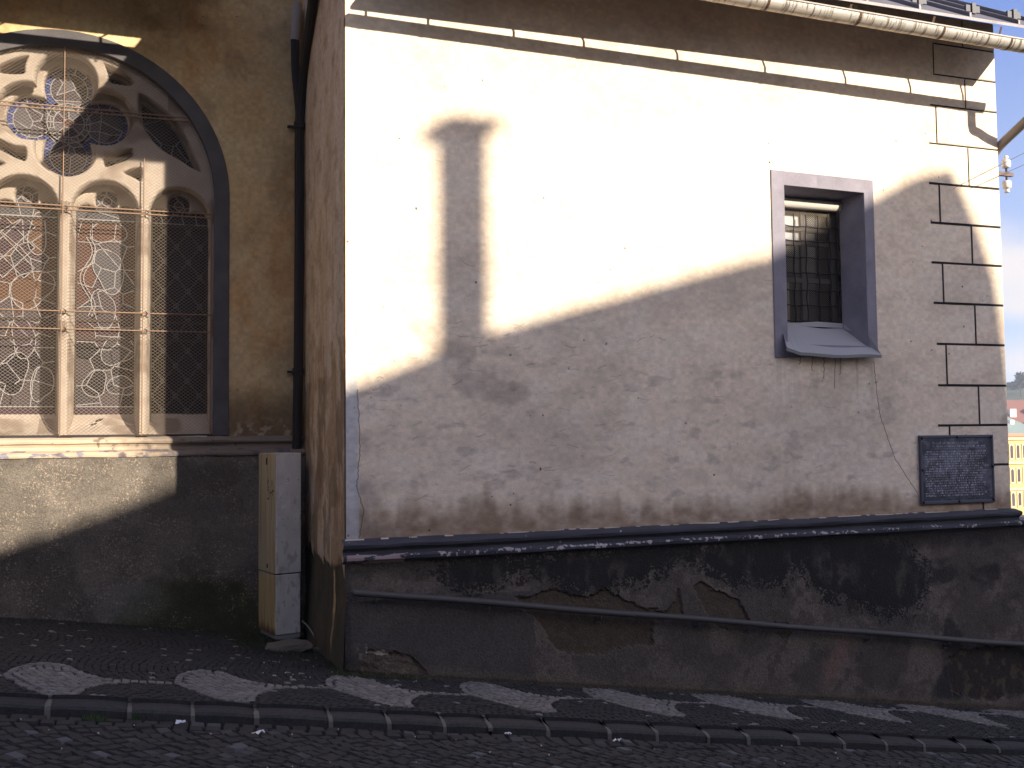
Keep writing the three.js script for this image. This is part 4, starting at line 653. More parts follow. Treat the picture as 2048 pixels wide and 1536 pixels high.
  const ring = (r0, r1, n, kind, z) => { for (let i = 0; i < n; i++) { const t0 = 2 * Math.PI * i / n, t1 = 2 * Math.PI * (i + 1) / n, P = [[r1, t0], [r1, (t0 + t1) / 2], [r1, t1], [r0, t1], [r0, (t0 + t1) / 2], [r0, t0]].map(([r, t]) => [QX + r * Math.cos(t), QY + r * Math.sin(t)]); pane(P, kind[i % kind.length], z); curveLead([...P, P[0]], z); } };
  ring(0.155, 0.215, 18, ['pale', 'grey'], 0.007); ring(0.05, 0.155, 8, ['plum', 'pale', 'grey'], 0.007);
  { const c = Array.from({ length: 12 }, (_, k) => [QX + 0.05 * Math.cos(k * Math.PI / 6), QY + 0.05 * Math.sin(k * Math.PI / 6)]); pane(c, 'rust', 0.007); curveLead([...c, c[0]], 0.007); }
  for (const P0 of [mouch, small, mir(mouch), mir(small)]) { const xs = P0.map((p) => p[0]), ys = P0.map((p) => p[1]), rc = [Math.min(...xs) - 0.03, Math.min(...ys) - 0.03, Math.max(...xs) + 0.03, Math.max(...ys) + 0.03], sd = []; for (let k = 0; k < (P0.length > 4 ? 12 : 3); k++) sd.push([rr(rc[0], rc[2]), rr(rc[1], rc[3])]); for (const P of voronoi(sd, rc)) { pane(P, P0.length > 4 ? 'dark' : 'pale', -0.002); cellLead(P, -0.002); } }
  const dl = part('lead_came', shadedLeads, std({ color: lin(0.1, 0.092, 0.088), roughness: 0.7 }), window1); dl.userData.kind = 'stuff';  // darker copy of the lead material, imitating shade on the lattice lights
  const lm = part('lead_came', leads, leadM, window1); lm.userData.kind = 'stuff';
  part('window_back', muv(extrude(poly(arch(RI + 0.05, 0.06)), -3.20, -3.17)), std({ color: lin(0.02, 0.018, 0.018) }), window1);
  // iron glazing bars on the glass and rods carrying the protective netting in front
  const iron = std({ color: lin(0.05, 0.035, 0.028), roughness: 0.75, metalness: 0.3 }), rustM = std({ color: lin(0.26, 0.17, 0.11), roughness: 0.8, metalness: 0.2 });
  const halfw = (y) => y < SY ? RI : Math.sqrt(Math.max(0, RI * RI - (y - SY) ** 2));
  for (const li of LX) { for (const y of [2.375, 1.30, 1.10]) part('glazing_bar', box(li - 0.315, li + 0.315, y - 0.014, y + 0.014, GZ + 0.014, GZ + 0.026), iron, window1); for (const s2 of [-1, 1]) part('glazing_bar', box(li + s2 * 0.292 - 0.008, li + s2 * 0.292 + 0.008, 0.3, 2.4, GZ + 0.013, GZ + 0.024), iron, window1); }
  const NZ = WZ - 0.02;
  for (const y of [3.478, 3.44, 2.44, 2.40, 1.345, 1.16, 0.06]) { const hw = halfw(y) - 0.005; part('netting_rod', bar([CX - hw, y, NZ], [CX + hw, y, NZ], y < 0.1 ? 0.013 : 0.008), y < 0.1 ? iron : rustM, window1); }
  for (const [x, y1] of [[CX - 0.01, 4.11], [-0.235, 3.0], [-1.785, 3.0], [CX + RI - 0.03, 2.6], [CX - RI + 0.03, 2.6]]) part('netting_rod', bar([x, 0.06, NZ + 0.008], [x, y1, NZ + 0.008], 0.007), rustM, window1);
  for (const x of [-1.02, -0.235]) for (const y of [1.345, 1.16, 2.42]) part('rod_clip', tube([[x + 0.03, y - 0.03, NZ + 0.012], [x + 0.045, y, NZ + 0.014], [x + 0.02, y + 0.02, NZ + 0.012]], 0.005, 8, 5), iron, window1);
  const wires = [], S = 0.0285;
  const inside = (x, y) => y > 0.06 && Math.abs(x - CX) < halfw(y) - 0.002;
  for (const sg2 of [1, -1]) for (let c = -6; c < 8; c += S * 1.25) { // straight diagonals clipped to the arch
    const sl = sg2 * 0.75; let a = null, e = null; for (let x = CX - RI; x <= CX + RI; x += 0.01) { const y = c + sl * (x - CX); if (inside(x, y)) { if (a === null) a = x; e = x; } } if (a !== null && e - a > 0.02) { const Y = (x) => c + sl * (x - CX); wires.push(bar([a, Y(a), NZ - 0.012 + 0.002 * sg2], [e, Y(e), NZ - 0.012 + 0.002 * sg2], 0.0016, 4)); }
  }
  const wn = part('wire_netting', wires, std({ color: lin(0.32, 0.26, 0.2), roughness: 0.6, metalness: 0.35 }), window1); wn.userData.kind = 'stuff';
  part('dead_leaf', (() => { const s2 = new THREE.SphereGeometry(0.03, 8, 5); s2.scale(1.4, 0.4, 0.7); s2.rotateZ(0.35); s2.translate(-0.66, 0.225, -2.86); return s2; })(), std({ color: lin(0.02, 0.015, 0.012) }), window1);
}

// ------------------------------------------------------------------ things on and by the walls
{ // drainpipe in the corner
  const d = thing('drainpipe', 'dark old drainpipe running down the corner between ochre wall and cream building', 'drainpipe');
  const t = canvasTex(128, 512, (u, v) => { const n = fbm(u * 4, v * 26, 4, 551); return mix3([34, 30, 28], [60, 54, 50], sstep(0.35, 0.7, n)); });
  const m = std({ map: t, roughness: 0.6, metalness: 0.25, bumpMap: rep(roughBase, 1, 10), bumpScale: 0.003 }), z = -2.53;
  part('pipe', tube([[1.34, -1.9, z], [1.345, -0.5, z], [1.365, 1, z], [1.372, 2.4, z], [1.372, 3.4, z], [1.39, 3.75, z + 0.02], [1.40, 4.05, z + 0.22], [1.39, 4.3, z + 0.7], [1.37, 4.5, z + 1.2]], 0.052, 90, 12), m, d);
  for (const y of [3.46, 0.74, -0.9]) part('collar', [new THREE.CylinderGeometry(0.062, 0.062, 0.07, 14).translate(1.36 + (y > 3 ? 0.012 : y < 0 ? -0.02 : 0), y, z), box(1.25, 1.42, y - 0.012, y + 0.012, z - 0.09, z - 0.05)], m, d);
  const st = thing('pipe_stub', 'older pipe branching off beside the drainpipe near the top, pale at its upper end', 'pipe');
  part('pipe', tube([[1.325, 4.42, -2.56], [1.335, 4.55, -2.56], [1.35, 4.85, -2.56]], 0.055, 20, 12), std({ color: lin(0.42, 0.38, 0.34), roughness: 0.7, bumpMap: rep(roughBase, 2), bumpScale: 0.004 }), st);
  part('lower_length', tube([[1.372, 3.62, -2.545], [1.352, 3.85, -2.55], [1.332, 4.1, -2.56], [1.325, 4.44, -2.56]], 0.046, 20, 10), m, st);
}
{ // handrail
  const h = thing('handrail', 'long rusty dark handrail sloping down along the base of the cream building', 'handrail');
  const m = std({ color: lin(0.075, 0.066, 0.06), roughness: 0.6, metalness: 0.2, bumpMap: rep(roughBase, 30, 1), bumpScale: 0.002 }), y = (x) => -1.275 - 0.1375 * (x - 1.5);
  const pts = []; for (let x = 1.49; x < 11.9; x += 0.4) pts.push([x, y(x) + 0.004 * Math.sin(x * 3), 0.125]); part('rail', tube(pts, 0.029, 120, 10), m, h);
  part('rail_end', new THREE.SphereGeometry(0.027, 10, 6).translate(1.49, y(1.49), 0.125), m, h);
  for (const x of [1.67, 2.67, 3.73, 4.73, 6.66, 7.64, 8.7, 9.8]) part('bracket', [tube([[x, y(x) - 0.02, 0.125], [x, y(x) - 0.07, 0.115], [x, y(x) - 0.085, 0.02]], 0.011, 12, 6), box(x - 0.018, x + 0.018, y(x) - 0.11, y(x) - 0.06, 0.04, 0.064)], m, h);
}
{ // commemorative plaque
  const p = thing('plaque', 'weathered dark metal plaque with worn lines of text, bolted beside the building corner', 'plaque', [7.425, -0.745, 0.004]);
  const W = 0.975, H = 0.72, t = canvasTex(700, 520, (u, v) => {
    const n = fbm(u * 7, v * 5, 5, 561), f = fbm(u * 30, v * 30, 3, 571); let c = mix3([56, 58, 68], [92, 92, 104], sstep(0.35, 0.68, n)); c = mix3(c, [40, 44, 46], sstep(0.55, 0.7, fbm(u * 4 + 5, v * 4, 4, 581)) * 0.8); c = mix3(c, [122, 120, 126], sstep(0.6, 0.72, f) * 0.35); return c;
  }, (g, w, h) => {
    seed = 31; g.lineCap = 'round';
    g.strokeStyle = 'rgba(170,168,178,.6)'; g.lineWidth = 2; g.beginPath(); g.ellipse(58, 62, 24, 30, 0, 0, 7); g.stroke(); g.beginPath(); g.ellipse(58, 62, 12, 18, 0, 0, 7); g.moveTo(58, 48); g.lineTo(58, 78); g.moveTo(50, 56); g.lineTo(66, 56); g.stroke();
    const row = (y, x0, x1, ht, al) => { let x = x0; while (x < x1) { const words = 2 + Math.floor(rnd() * 8); for (let k = 0; k < words && x < x1; k++) { const q = ht * rr(0.35, 0.62); g.strokeStyle = `rgba(196,194,204,${Math.min(1, al * rr(0.35, 1.4))})`; g.lineWidth = rr(1.5, 2.6); g.beginPath(); const ty = Math.floor(rnd() * 4); g.moveTo(x, y); g.lineTo(x, y - ht); if (ty === 0) { g.lineTo(x + q, y - ht); g.moveTo(x, y - ht / 2); g.lineTo(x + q * 0.8, y - ht / 2); } if (ty === 1) { g.lineTo(x + q, y); g.lineTo(x + q, y - ht); } if (ty === 2) g.ellipse(x + q / 2, y - ht / 2, q / 2, ht / 2, 0, 0, 7); if (ty === 3) { g.moveTo(x, y); g.lineTo(x + q, y); } g.stroke(); x += q + 3.2; } x += ht * 0.6; } };
    row(56, 104, 560, 16, 0.6); row(80, 110, 640, 11, 0.7); g.strokeStyle = 'rgba(180,180,190,.55)'; g.beginPath(); g.moveTo(95, 96); g.lineTo(640, 88); g.stroke();
    for (let k = 0; k < 19; k++) row(122 + k * 19.5, 34 + (k % 5 === 0 ? 20 : 0), 662 - rr(0, 70), 10, 0.75);
  });
  const face = std({ map: t, roughness: 0.6, metalness: 0.25, bumpMap: rep(grainBase, 3), bumpScale: 0.002 }), rim = std({ color: lin(0.085, 0.085, 0.105), roughness: 0.6, metalness: 0.3 });
  part('plate', muv(new THREE.BoxGeometry(W - 0.04, H - 0.04, 0.02).translate(W / 2, H / 2, 0.012), [0.02, 0.02, W - 0.02, H - 0.02]), face, p);
  part('rim', [chamfer(0, W, 0, 0.035, 0, 0.03, 0.006), chamfer(0, W, H - 0.03, H, 0, 0.03, 0.006), chamfer(0, 0.03, 0.0352, H - 0.0302, 0, 0.03, 0.006), chamfer(W - 0.03, W, 0.0352, H - 0.0302, 0, 0.03, 0.006)], rim, p);
  for (const [x, y] of [[0.025, 0.025], [W / 2, 0.022], [W - 0.03, 0.03], [0.022, H / 2], [W - 0.02, H / 2 + 0.02], [0.028, H - 0.03], [W / 2, H - 0.02], [W - 0.03, H - 0.025]]) part('bolt', new THREE.SphereGeometry(0.015, 10, 6).scale(1, 1, 0.7).translate(x, y, 0.032), std({ color: lin(0.012, 0.012, 0.014), roughness: 0.5, metalness: 0.4 }), p);
}
{ // electrical cabinet, turned towards the street
  const c = thing('electrical_cabinet', 'tall narrow grey and yellowed electrical cabinet standing in the corner by the drainpipe', 'cabinet', [1.07, gy(1.07, -2) + 0.005, -1.96]);
  c.rotation.y = 0.24; // near corner at the origin: narrow face to +x, long door side runs back
  const H = 1.885, W = 0.262, D = 0.50, sy = 0.655;
  const ft = canvasTex(256, 1024, (u, v) => { const n = fbm(u * 4, v * 14, 4, 591), f = hash(u * 256 | 0, v * 1024 | 0, 7); let k = 1 + (n - 0.5) * 0.14 + (f - 0.5) * 0.03; let q = [214 * k, 209 * k, 200 * k]; q = mix3(q, [150, 140, 128], sstep(0.6, 0.75, fbm(u * 6, v * 22, 4, 592)) * 0.4); return q; }, (g, w, h) => {
    const Y = (f) => h * f; g.fillStyle = '#e4e2e0'; g.fillRect(w * 0.34, Y(0.15), 30, 20); g.fillStyle = '#22201f'; g.fillRect(w * 0.37, Y(0.155), 9, 6);
    g.fillStyle = 'rgba(222,222,222,.9)'; g.save(); g.translate(w * 0.2, Y(0.288)); g.rotate(-0.1); g.fillRect(0, 0, 50, 22); g.restore(); g.fillStyle = 'rgba(205,202,198,.7)'; g.fillRect(w * 0.08, Y(0.375), 120, 24); g.fillStyle = 'rgba(214,212,210,.4)'; g.fillRect(w * 0.1, Y(0.40), 60, 60);
    seed = 5; for (let i = 0; i < 34; i++) { g.fillStyle = `rgba(40,34,30,${rr(0.3, 0.9)})`; g.beginPath(); g.ellipse(rr(0, w), Y(Math.pow(rnd(), 0.6)), rr(1, 4), rr(1, 5), 0, 0, 7); g.fill(); }
  });
  const st = canvasTex(512, 1024, (u, v) => { const y = v * H; let q = mix3([190, 174, 140], [208, 190, 152], fbm(u * 6, v * 3, 4, 601)); q = mix3(q, [212, 178, 116], sstep(0.66, 0.6, y) * 0.6); q = mix3(q, [158, 130, 88], sstep(0.5, 0.7, fbm(u * 20, v * 3, 4, 602)) * 0.5); const rust = sstep(0.16, 0.03, y + 0.12 * (fbm(u * 8, v * 12, 3, 603) - 0.5) ); q = mix3(q, [92, 56, 30], rust * 0.75); return q; }, (g, w, h) => { // scrawled tag on the door
    g.strokeStyle = 'rgba(24,22,24,.85)'; g.lineWidth = 6; g.lineCap = 'round'; const S = (P) => { g.beginPath(); P.forEach((p, i) => (i ? g.lineTo(w * p[0], h * p[1]) : g.moveTo(w * p[0], h * p[1]))); g.stroke(); };
    S([[0.56, 0.14], [0.60, 0.25]]); S([[0.53, 0.17], [0.64, 0.145], [0.66, 0.18], [0.58, 0.195], [0.70, 0.215], [0.66, 0.25], [0.55, 0.25]]); S([[0.74, 0.25], [0.80, 0.15], [0.92, 0.255]]); S([[0.72, 0.22], [0.96, 0.2]]); S([[0.84, 0.15], [0.93, 0.18], [0.86, 0.23]]); S([[0.82, 0.2], [0.80, 0.36]]);
    seed = 8; for (let i = 0; i < 30; i++) { g.fillStyle = `rgba(52,38,26,${rr(0.3, 0.8)})`; g.beginPath(); g.ellipse(rr(0, w), rr(0, h), rr(1, 4), rr(2, 9), 0, 0, 7); g.fill(); }
  });
  const fm = std({ map: ft, roughness: 0.6 }), sm = std({ map: st, roughness: 0.65 }), dk = std({ color: lin(0.02, 0.018, 0.016) });
  const fr = [0, 0.04, W, H], sr = [-D, 0, 0, H];
  part('lower_case', chamfer(0.002, W, 0.045, sy - 0.006, -D, 0, 0.006, fr), fm, c);
  part('upper_case', chamfer(0, W + 0.004, sy + 0.006, H, -D - 0.004, 0.004, 0.006, fr), fm, c);
  part('plinth_strip', box(0.004, W - 0.004, 0, 0.04, -D + 0.01, -0.004), std({ color: lin(0.3, 0.3, 0.29), roughness: 0.7 }), c);
  part('seam', box(0.008, W - 0.006, sy - 0.007, sy + 0.007, -D + 0.01, -0.01), dk, c);
  part('lower_door', box(-0.012, 0.001, 0.05, sy - 0.008, -D + 0.006, -0.012, sr), sm, c, 'yellowed lower door panel with rusty bottom');
  part('upper_door', box(-0.014, -0.001, sy + 0.008, H - 0.004, -D + 0.004, -0.012, sr), sm, c, 'yellowed door panel with scrawled black tag');
  part('hinge', [box(-0.02, -0.004, H - 0.12, H - 0.05, -D * 0.5, -D * 0.5 + 0.02), box(-0.02, -0.004, sy + 0.05, sy + 0.09, -D * 0.45, -D * 0.45 + 0.02)], dk, c);
}
{ // slab in front of the cabinet and litter
  const blob = (name, label, cat, pos, sx, sy, sz, col, wob = 0.25, det = 3) => { const t = thing(name, label, cat, pos); const g = new THREE.IcosahedronGeometry(1, det), p = g.attributes.position; for (let i = 0; i < p.count; i++) { const x = p.getX(i), y = p.getY(i), z = p.getZ(i), k = 1 + wob * (fbm(x * 2 + 5, y * 2 + z * 3, 3, 611) - 0.5); const b = (v) => Math.sign(v) * Math.pow(Math.abs(v), 0.72); p.setXYZ(i, b(x) * k * sx, b(y) * k * sy, b(z) * k * sz); } g.computeVertexNormals(); part('block', muv(g), std({ color: lin(...col), bumpMap: rep(roughBase, 3), bumpScale: 0.006, roughness: 1 }), t); return t; };
  blob('concrete_slab', 'rough broken concrete slab lying in front of the grey cabinet', 'slab', [1.13, gy(1.13, -1.35) + 0.025, -1.35], 0.2, 0.05, 0.13, [0.17, 0.148, 0.11], 0.95, 4);
  blob('loose_stone', 'small loose stone right of the concrete slab', 'stone', [1.4, gy(1.4, -1.3) + 0.01, -1.35], 0.05, 0.022, 0.04, [0.13, 0.12, 0.1], 0.3, 2);
  const tw = thing('bent_wire', 'thin bent pale wire sticking from the ground right of the cabinet', 'wire'); part('wire', tube([[1.34, gy(1.34, -1.9) + 0.2, -2.0], [1.38, gy(1.38, -1.7) + 0.16, -1.85], [1.415, gy(1.41, -1.5) + 0.08, -1.6], [1.42, gy(1.41, -1.35) + 0.005, -1.4]], 0.008, 20, 6), std({ color: lin(0.22, 0.2, 0.17) }), tw);
  seed = 1212; const paper = std({ color: lin(0.66, 0.65, 0.63), roughness: 0.9 });
  const scraps = [[0.54, 2.19, 0.035, 'torn white paper scrap on the road setts below the third kerb joint'], [0.10, 1.97, 0.03, 'small white paper scrap at the kerb foot near left end'], [3.0, 2.03, 0.03, 'crumpled white paper bit at the kerb foot in the middle'], [2.21, 1.96, 0.022, 'tiny white scrap touching the kerb foot']];
  for (const [x, z, r, label] of scraps) { const t = thing('paper_scrap', label, 'litter', [x, gy(x, z) - 0.06, z]); const g = new THREE.PlaneGeometry(r * 2.2, r * 1.2, 4, 3).rotateX(-Math.PI / 2), p = g.attributes.position; for (let i = 0; i < p.count; i++) p.setXYZ(i, p.getX(i) * rr(0.7, 1.2), rr(0, 0.022), p.getZ(i) * rr(0.7, 1.2)); g.computeVertexNormals(); part('paper', g, paper, t); }
  const specks = []; for (let i = 0; i < 90; i++) { const nearC = i % 2, x = nearC ? rr(0.7, 2.0) : rr(-1.2, 6.5), z = nearC ? rr(-0.9, 0.5) : rr(1.93, 3.2); if (x > 1.4 && z < 0.12) continue; const g = new THREE.TetrahedronGeometry(rr(0.004, 0.011)); g.rotateY(rr(0, 6)); g.translate(x, gy(x, z) + (z > 1.8 ? -0.056 : 0.005), z); specks.push(g); }
  const sp = part('grit_specks', specks, std({ color: lin(0.5, 0.46, 0.36) }), scene); sp.userData = { kind: 'stuff', label: 'pale grit and crumbs scattered on the paving', category: 'litter' };
  // grass and moss tufts: thin blades
  const blades = (n, cx, cz, rx, rz, h, dy = 0) => { const out = []; for (let i = 0; i < n; i++) { const a = rr(0, 6.28), r = Math.sqrt(rnd()), x = cx + rx * r * Math.cos(a), z = cz + rz * r * Math.sin(a), hh = h * rr(0.4, 1), b = rr(0, 6.28), w = 0.003 + h * 0.03, y = gy(x, z) + dy, lx = rr(-0.5, 0.5) * hh, lz = rr(-0.5, 0.5) * hh; out.push(quads([[[x - w * Math.cos(b), y, z - w * Math.sin(b)], [x + w * Math.cos(b), y, z + w * Math.sin(b)], [x + lx + w * 0.2, y + hh, z + lz], [x + lx, y + hh, z + lz]]])); } return out; };
  const green = std({ color: lin(0.05, 0.085, 0.02), roughness: 0.9 }), moss = std({ color: lin(0.045, 0.055, 0.018), roughness: 1 });
  const tuft = (label, g, m) => { const o = part(numbered('grass_tuft'), g, m, scene); o.userData = { kind: 'stuff', label, category: 'grass' }; };
  tuft('small green grass tuft in the gutter at the kerb foot on the left', blades(60, -0.39, 1.94, 0.07, 0.03, 0.05, -0.07), green);
  tuft('few grass blades at the kerb joint below the left light wave', blades(26, -0.16, 1.89, 0.04, 0.02, 0.05, -0.06), green);
  tuft('dark moss and weeds along the foot of the cabinet', [...blades(700, 0.86, -1.75, 0.3, 0.45, 0.035), ...blades(500, 1.2, -1.0, 0.24, 0.5, 0.02)], moss);
  tuft('mossy weeds along the foot of the cream building corner', [...blades(500, 1.75, 0.13, 0.5, 0.06, 0.03), ...blades(300, 1.4, -0.2, 0.08, 0.4, 0.04)], moss);
  tuft('thin moss line along the foot of the church wall', blades(700, 0.1, -2.38, 1.4, 0.06, 0.025), moss);
  tuft('sparse weeds along the far foot of the dark base', blades(500, 5.2, 0.1, 3.2, 0.03, 0.022), moss);
}
{ // insulators on an iron arm at the far corner, and two wires
  const i = thing('insulator_arm', 'iron arm with two white porcelain insulators beyond the building corner', 'insulator', [8.64, 2.93, -0.27]);
  part('arm', box(0, 0.47, -0.022, 0.022, -0.02, 0.02), std({ color: lin(0.16, 0.11, 0.1), roughness: 0.8, bumpMap: rep(roughBase, 4), bumpScale: 0.003 }), i);
  part('pin', bar([0.385, -0.14, 0], [0.385, 0.14, 0], 0.012), std({ color: lin(0.05, 0.045, 0.05) }), i);
  const por = new THREE.MeshPhysicalMaterial({ color: lin(0.72, 0.7, 0.68), roughness: 0.2, clearcoat: 0.6, side: THREE.DoubleSide });
  const prof = [[0, 0.13], [0.022, 0.128], [0.03, 0.112], [0.024, 0.096], [0.022, 0.086], [0.044, 0.076], [0.05, 0.06], [0.05, 0.01], [0.04, -0.01], [0.02, -0.015], [0, -0.015]].map(([r, y]) => new THREE.Vector2(r, y));
  part('insulator', new THREE.LatheGeometry(prof, 18).translate(0.385, 0.085, 0), por, i); part('insulator', new THREE.LatheGeometry(prof, 18).rotateX(Math.PI).translate(0.385, -0.085, 0), por, i);
  const wm = std({ color: lin(0.06, 0.055, 0.055), roughness: 0.7 });
  for (const [a, b, lab] of [[[7.98, 2.62, 0.03], [11.5, 4.5, 1.2], 'upper of two thin wires rising rightwards from the building corner'], [[8.2, 2.63, 0.03], [11.8, 4.35, 1.2], 'lower of two thin wires rising rightwards from the building corner']]) { const t = thing('overhead_wire', lab, 'wire'); const P = []; for (let k = 0; k <= 10; k++) { const q = k / 10; P.push([mix(a[0], b[0], q), mix(a[1], b[1], q) - 0.08 * q * (1 - q), mix(a[2], b[2], q)]); } part('wire', tube(P, 0.0026, 30, 4), wm, t); }
}

// ------------------------------------------------------------------ beyond the corner
const UX = 0.717, UZ = -0.697;                                   // direction of the view past the corner
function farAt(dist, side = 0, y = 0) { return [UX * dist - UZ * side, y, 8.5 + UZ * dist + UX * side]; }
{
  const b = thing('yellow_building', 'sunlit yellow town house with arched windows far down the street', 'building', farAt(170, -2, -14));
  b.rotation.y = 0.2; const ym = std({ color: lin(0.5, 0.36, 0.13) }), tm = std({ color: lin(0.6, 0.5, 0.27) }), gm = std({ color: lin(0.07, 0.05, 0.06), roughness: 0.3 });
  const W = 20, Hh = 13.3; part('wall', box(-W / 2, W / 2, -2, Hh, -12, 0), ym, b);
  for (const y of [Hh - 0.5, Hh - 4.2, Hh - 8.2]) part('string_course', box(-W / 2 - 0.2, W / 2 + 0.2, y, y + 0.4, 0.002, 0.35), tm, b);
  for (let r = 0; r < 4; r++) for (let k = 0; k < 12; k++) {
    const x = -W / 2 + 0.95 + k * 1.62, y = Hh - 3.3 - r * 3.65, w = 0.36, h = 2.0, g = poly([[x - w, y], [x + w, y], [x + w, y + h - w], ...Array.from({ length: 7 }, (_, i) => [x + w * Math.cos(i * Math.PI / 6), y + h - w + w * Math.sin(i * Math.PI / 6)]), [x - w, y + h - w]]);
    const wn = sub('window', b); part('frame', extrude(poly([[x - w - 0.2, y - 0.25], [x + w + 0.2, y - 0.25], [x + w + 0.2, y + h + 0.2], [x - w - 0.2, y + h + 0.2]]), 0.004, 0.12), tm, wn); part('pane', extrude(g, 0.121, 0.14), gm, wn);
  }
  part('cornice', box(-W / 2 - 0.4, W / 2 + 0.4, Hh, Hh + 0.5, -12, 0.6), std({ color: lin(0.5, 0.2, 0.12) }), b);
  const rg = new THREE.BufferGeometry(), P = [[-W / 2 - 0.4, Hh + 0.5, 0.6], [W / 2 + 0.4, Hh + 0.5, 0.6], [W / 2 - 3, Hh + 4.2, -6], [-W / 2 + 3, Hh + 4.2, -6], [-W / 2 - 0.4, Hh + 0.5, -12.4], [W / 2 + 0.4, Hh + 0.5, -12.4]];
  part('roof', [quads([[P[0], P[1], P[2], P[3]], [P[1], P[5], P[2], P[2]], [P[5], P[4], P[3], P[2]], [P[4], P[0], P[3], P[3]]])], std({ color: lin(0.2, 0.25, 0.22), roughness: 0.6 }), b);
  for (const x of [-3, 1.5, 6]) part('skylight', box(x - 0.5, x + 0.5, Hh + 1.8, Hh + 2.6, -2.8, -2.0), std({ color: lin(0.7, 0.7, 0.68) }), b);
  const r = thing('red_roofed_house', 'house with dull red roof on the slope behind the yellow building', 'house', farAt(240, -2, -10)); r.rotation.y = -0.3;
  part('wall', box(-9, 9, -4, 12, -8, 0), std({ color: lin(0.5, 0.45, 0.38) }), r); part('roof', quads([[[-10, 12, 1], [10, 12, 1], [9, 17, -4], [-9, 17, -4]], [[10, 12, -9], [-10, 12, -9], [-9, 17, -4], [9, 17, -4]], [[10, 12, 1], [10, 12, -9], [9, 17, -4], [9, 17, -4]], [[-10, 12, -9], [-10, 12, 1], [-9, 17, -4], [-9, 17, -4]]]), std({ color: lin(0.2, 0.09, 0.07) }), r);
  for (const x of [-6, -2, 2, 6]) part('dormer', box(x - 0.7, x + 0.7, 13, 15, -2.2, -0.2), std({ color: lin(0.6, 0.58, 0.55) }), r);
  // trees along the ridge
  seed = 606; const leaf = []; for (let i = 0; i < 620; i++) { const c = Math.floor(rnd() * 7), cx = Math.cos(c * 2.4) * (c ? 2.4 : 0), cz = Math.sin(c * 2.4) * (c ? 2.4 : 0), cy = 7 + (c % 3) * 1.6, a = rr(0, 6.28), q = rr(-1, 1), R = 1.9 * Math.pow(rnd(), 0.4); const g = new THREE.PlaneGeometry(0.9, 0.7); g.rotateX(rr(0, 6)); g.rotateY(rr(0, 6)); g.translate(cx + R * Math.sqrt(1 - q * q) * Math.cos(a), cy + R * q * 0.7, cz + R * Math.sqrt(1 - q * q) * Math.sin(a)); leaf.push(g); }
  const crown = join(leaf), trunk = join([new THREE.CylinderGeometry(0.18, 0.4, 7, 7).translate(0, 3.5, 0), bar([0, 4.5, 0], [2.2, 7.4, 1], 0.14), bar([0, 4.8, 0], [-2, 7.6, -0.8], 0.13)]);
  const cm = std({ color: lin(0.045, 0.06, 0.035), roughness: 1 }), tm2 = std({ color: lin(0.06, 0.045, 0.035) });
  const tree = (d, side, y, s, lab) => { const t = thing('hill_tree', lab, 'tree', farAt(d, side, y), 'trees on the far hill ridge'); part('trunk', trunk, tm2, t); part('crown', crown, cm, t); t.scale.setScalar(s); t.rotation.y = rr(0, 6); };
  const spots = []; for (let k = 0; k < 16; k++) spots.push([rr(470, 560), -14 + k * 2.9 + rr(-1, 1), rr(9, 15), rr(0.8, 1.3)]);
  const lab = ['dark green hill tree nearest to the building corner, partly hidden by its edge', 'second dark green hill tree out from the building corner', 'third dark green hill tree out from the building corner', 'dark green hill tree at the very edge of the picture'];
  spots.slice(4, 8).forEach(([d, s, y, q], k) => tree(d, s, y, q, lab[k]));
}
scene.fog = new THREE.FogExp2(new THREE.Color(0.72, 0.78, 0.9), 0.0006);

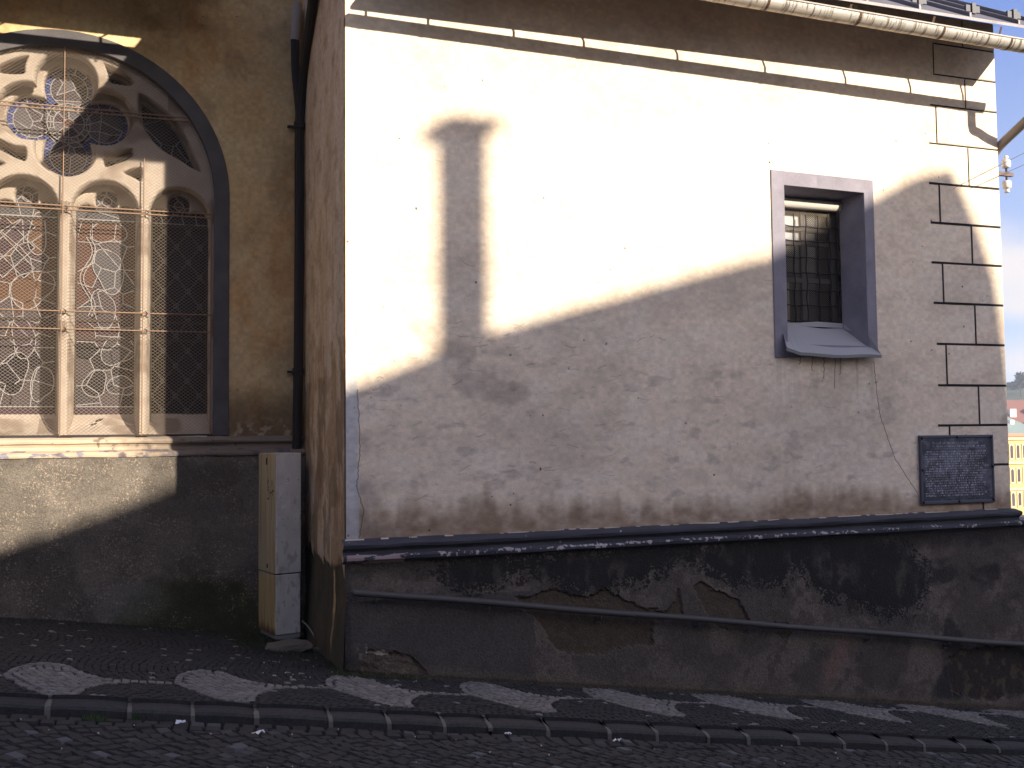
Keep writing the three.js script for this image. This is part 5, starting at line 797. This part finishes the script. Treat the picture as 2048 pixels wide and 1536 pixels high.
// ------------------------------------------------------------------ the house across the street: only its shadow is seen, it stands behind the camera
{
  const Z = 15, o = thing('house_across_the_street', 'gabled house across the street behind the viewer, casting its roof shadow', 'house');
  const S = [[-14, -5.4], [-0.6, -0.30], [-0.177, -0.134], [0.73, 0.17], [1.443, 0.44], [1.876, 0.61], [2.28, 0.77], [2.768, 0.96], [3.826, 1.27], [4.348, 1.42], [5.0, 1.6], [5.69, 1.79], [6.35, 2.12], [6.98, 2.47], [7.5, 2.73], [7.99, 2.86], [8.14, 2.6], [8.37, 2.13], [8.54, 1.65], [8.64, 1.0], [8.70, 0.5], [8.75, -0.1], [11, -1.2], [15, -2.2], [22, -3.4]];
  const up = S.map(([x, y]) => [x + TX * Z, y + TY * Z]), base = [[up.at(-1)[0], -7.5], [up[0][0], -3]];
  part('wall', muv(extrude(poly([...up, ...base].reverse()), Z, Z + 0.5)), std({ color: lin(0.5, 0.43, 0.32), bumpMap: rep(grainBase, 2), bumpScale: 0.004 }), o);
  const q = []; for (let i = 0; i < up.length - 1; i++) { const a = up[i], b = up[i + 1], e = -0.004; q.push([[a[0], a[1] + e, Z + 0.5], [b[0], b[1] + e, Z + 0.5], [b[0] - 3, b[1] - 2.6, Z + 8], [a[0] - 3, a[1] - 2.6, Z + 8]]); }
  part('roof', quads(q), std({ color: lin(0.14, 0.06, 0.04) }), o);
  const nb = thing('tall_house_across_the_street', 'unseen tall grey house behind the viewer, added to block sky light', 'house');  // added behind the viewer to hold back low sky light, never seen
  part('wall', box(-16, 6.6, -4, 7.2, Z - 1.5, Z + 6), std({ color: lin(0.34, 0.3, 0.25), bumpMap: rep(grainBase, 2), bumpScale: 0.004 }), nb);
  for (const y of [-0.2, 2.6, 5.1]) for (const x of [-13, -9.5, -6, -2.5, 1, 4.5]) { const wn = sub('window', nb); part('frame', box(x - 0.65, x + 0.65, y, y + 1.9, Z - 1.58, Z - 1.502), std({ color: lin(0.5, 0.48, 0.44) }), wn); part('pane', box(x - 0.52, x + 0.52, y + 0.12, y + 1.78, Z - 1.6, Z - 1.581), std({ color: lin(0.03, 0.03, 0.035), roughness: 0.1 }), wn); }
  part('roof', quads([[[-16.3, 7.2, Z - 2], [6.9, 7.2, Z - 2], [6.9, 9.0, Z + 2.3], [-16.3, 9.0, Z + 2.3]], [[-16.3, 7.2, Z + 6.5], [6.9, 7.2, Z + 6.5], [6.9, 9.0, Z + 2.3], [-16.3, 9.0, Z + 2.3]]]), std({ color: lin(0.14, 0.06, 0.04) }), nb);
  const ch = sub('chimney', o), cx1 = 2.755 + TX * Z, w = 0.31, dp = 0.36, cy = 2.79 + TY * Z; part('stack', box(cx1 - w, cx1, 4.5, cy, Z + 0.02, Z + dp), std({ color: lin(0.3, 0.14, 0.09), bumpMap: rep(roughBase, 3), bumpScale: 0.006 }), ch); part('cap', box(cx1 - w - 0.08, cx1 + 0.085, cy, cy + 0.1, Z - 0.06, Z + dp + 0.16), std({ color: lin(0.3, 0.29, 0.27) }), ch);
  const pane = std({ color: lin(0.03, 0.03, 0.035), roughness: 0.1 }), fr = std({ color: lin(0.6, 0.58, 0.54) });
  for (const x of [4, 7, 10, 13, 16]) { const y = 0.2 + (x > 9 ? 2.4 : 0); const wn = sub('window', o); part('frame', box(x - 0.6, x + 0.6, y - 0.8, y + 0.8, Z - 0.06, Z - 0.002), fr, wn); part('pane', box(x - 0.5, x + 0.5, y - 0.7, y + 0.7, Z - 0.075, Z - 0.061), pane, wn); }
  part('door', box(8.0, 9.0, -2.6, -0.5, Z - 0.06, Z - 0.002), std({ color: lin(0.08, 0.05, 0.03) }), o);
}
renderer.render(scene, camera);
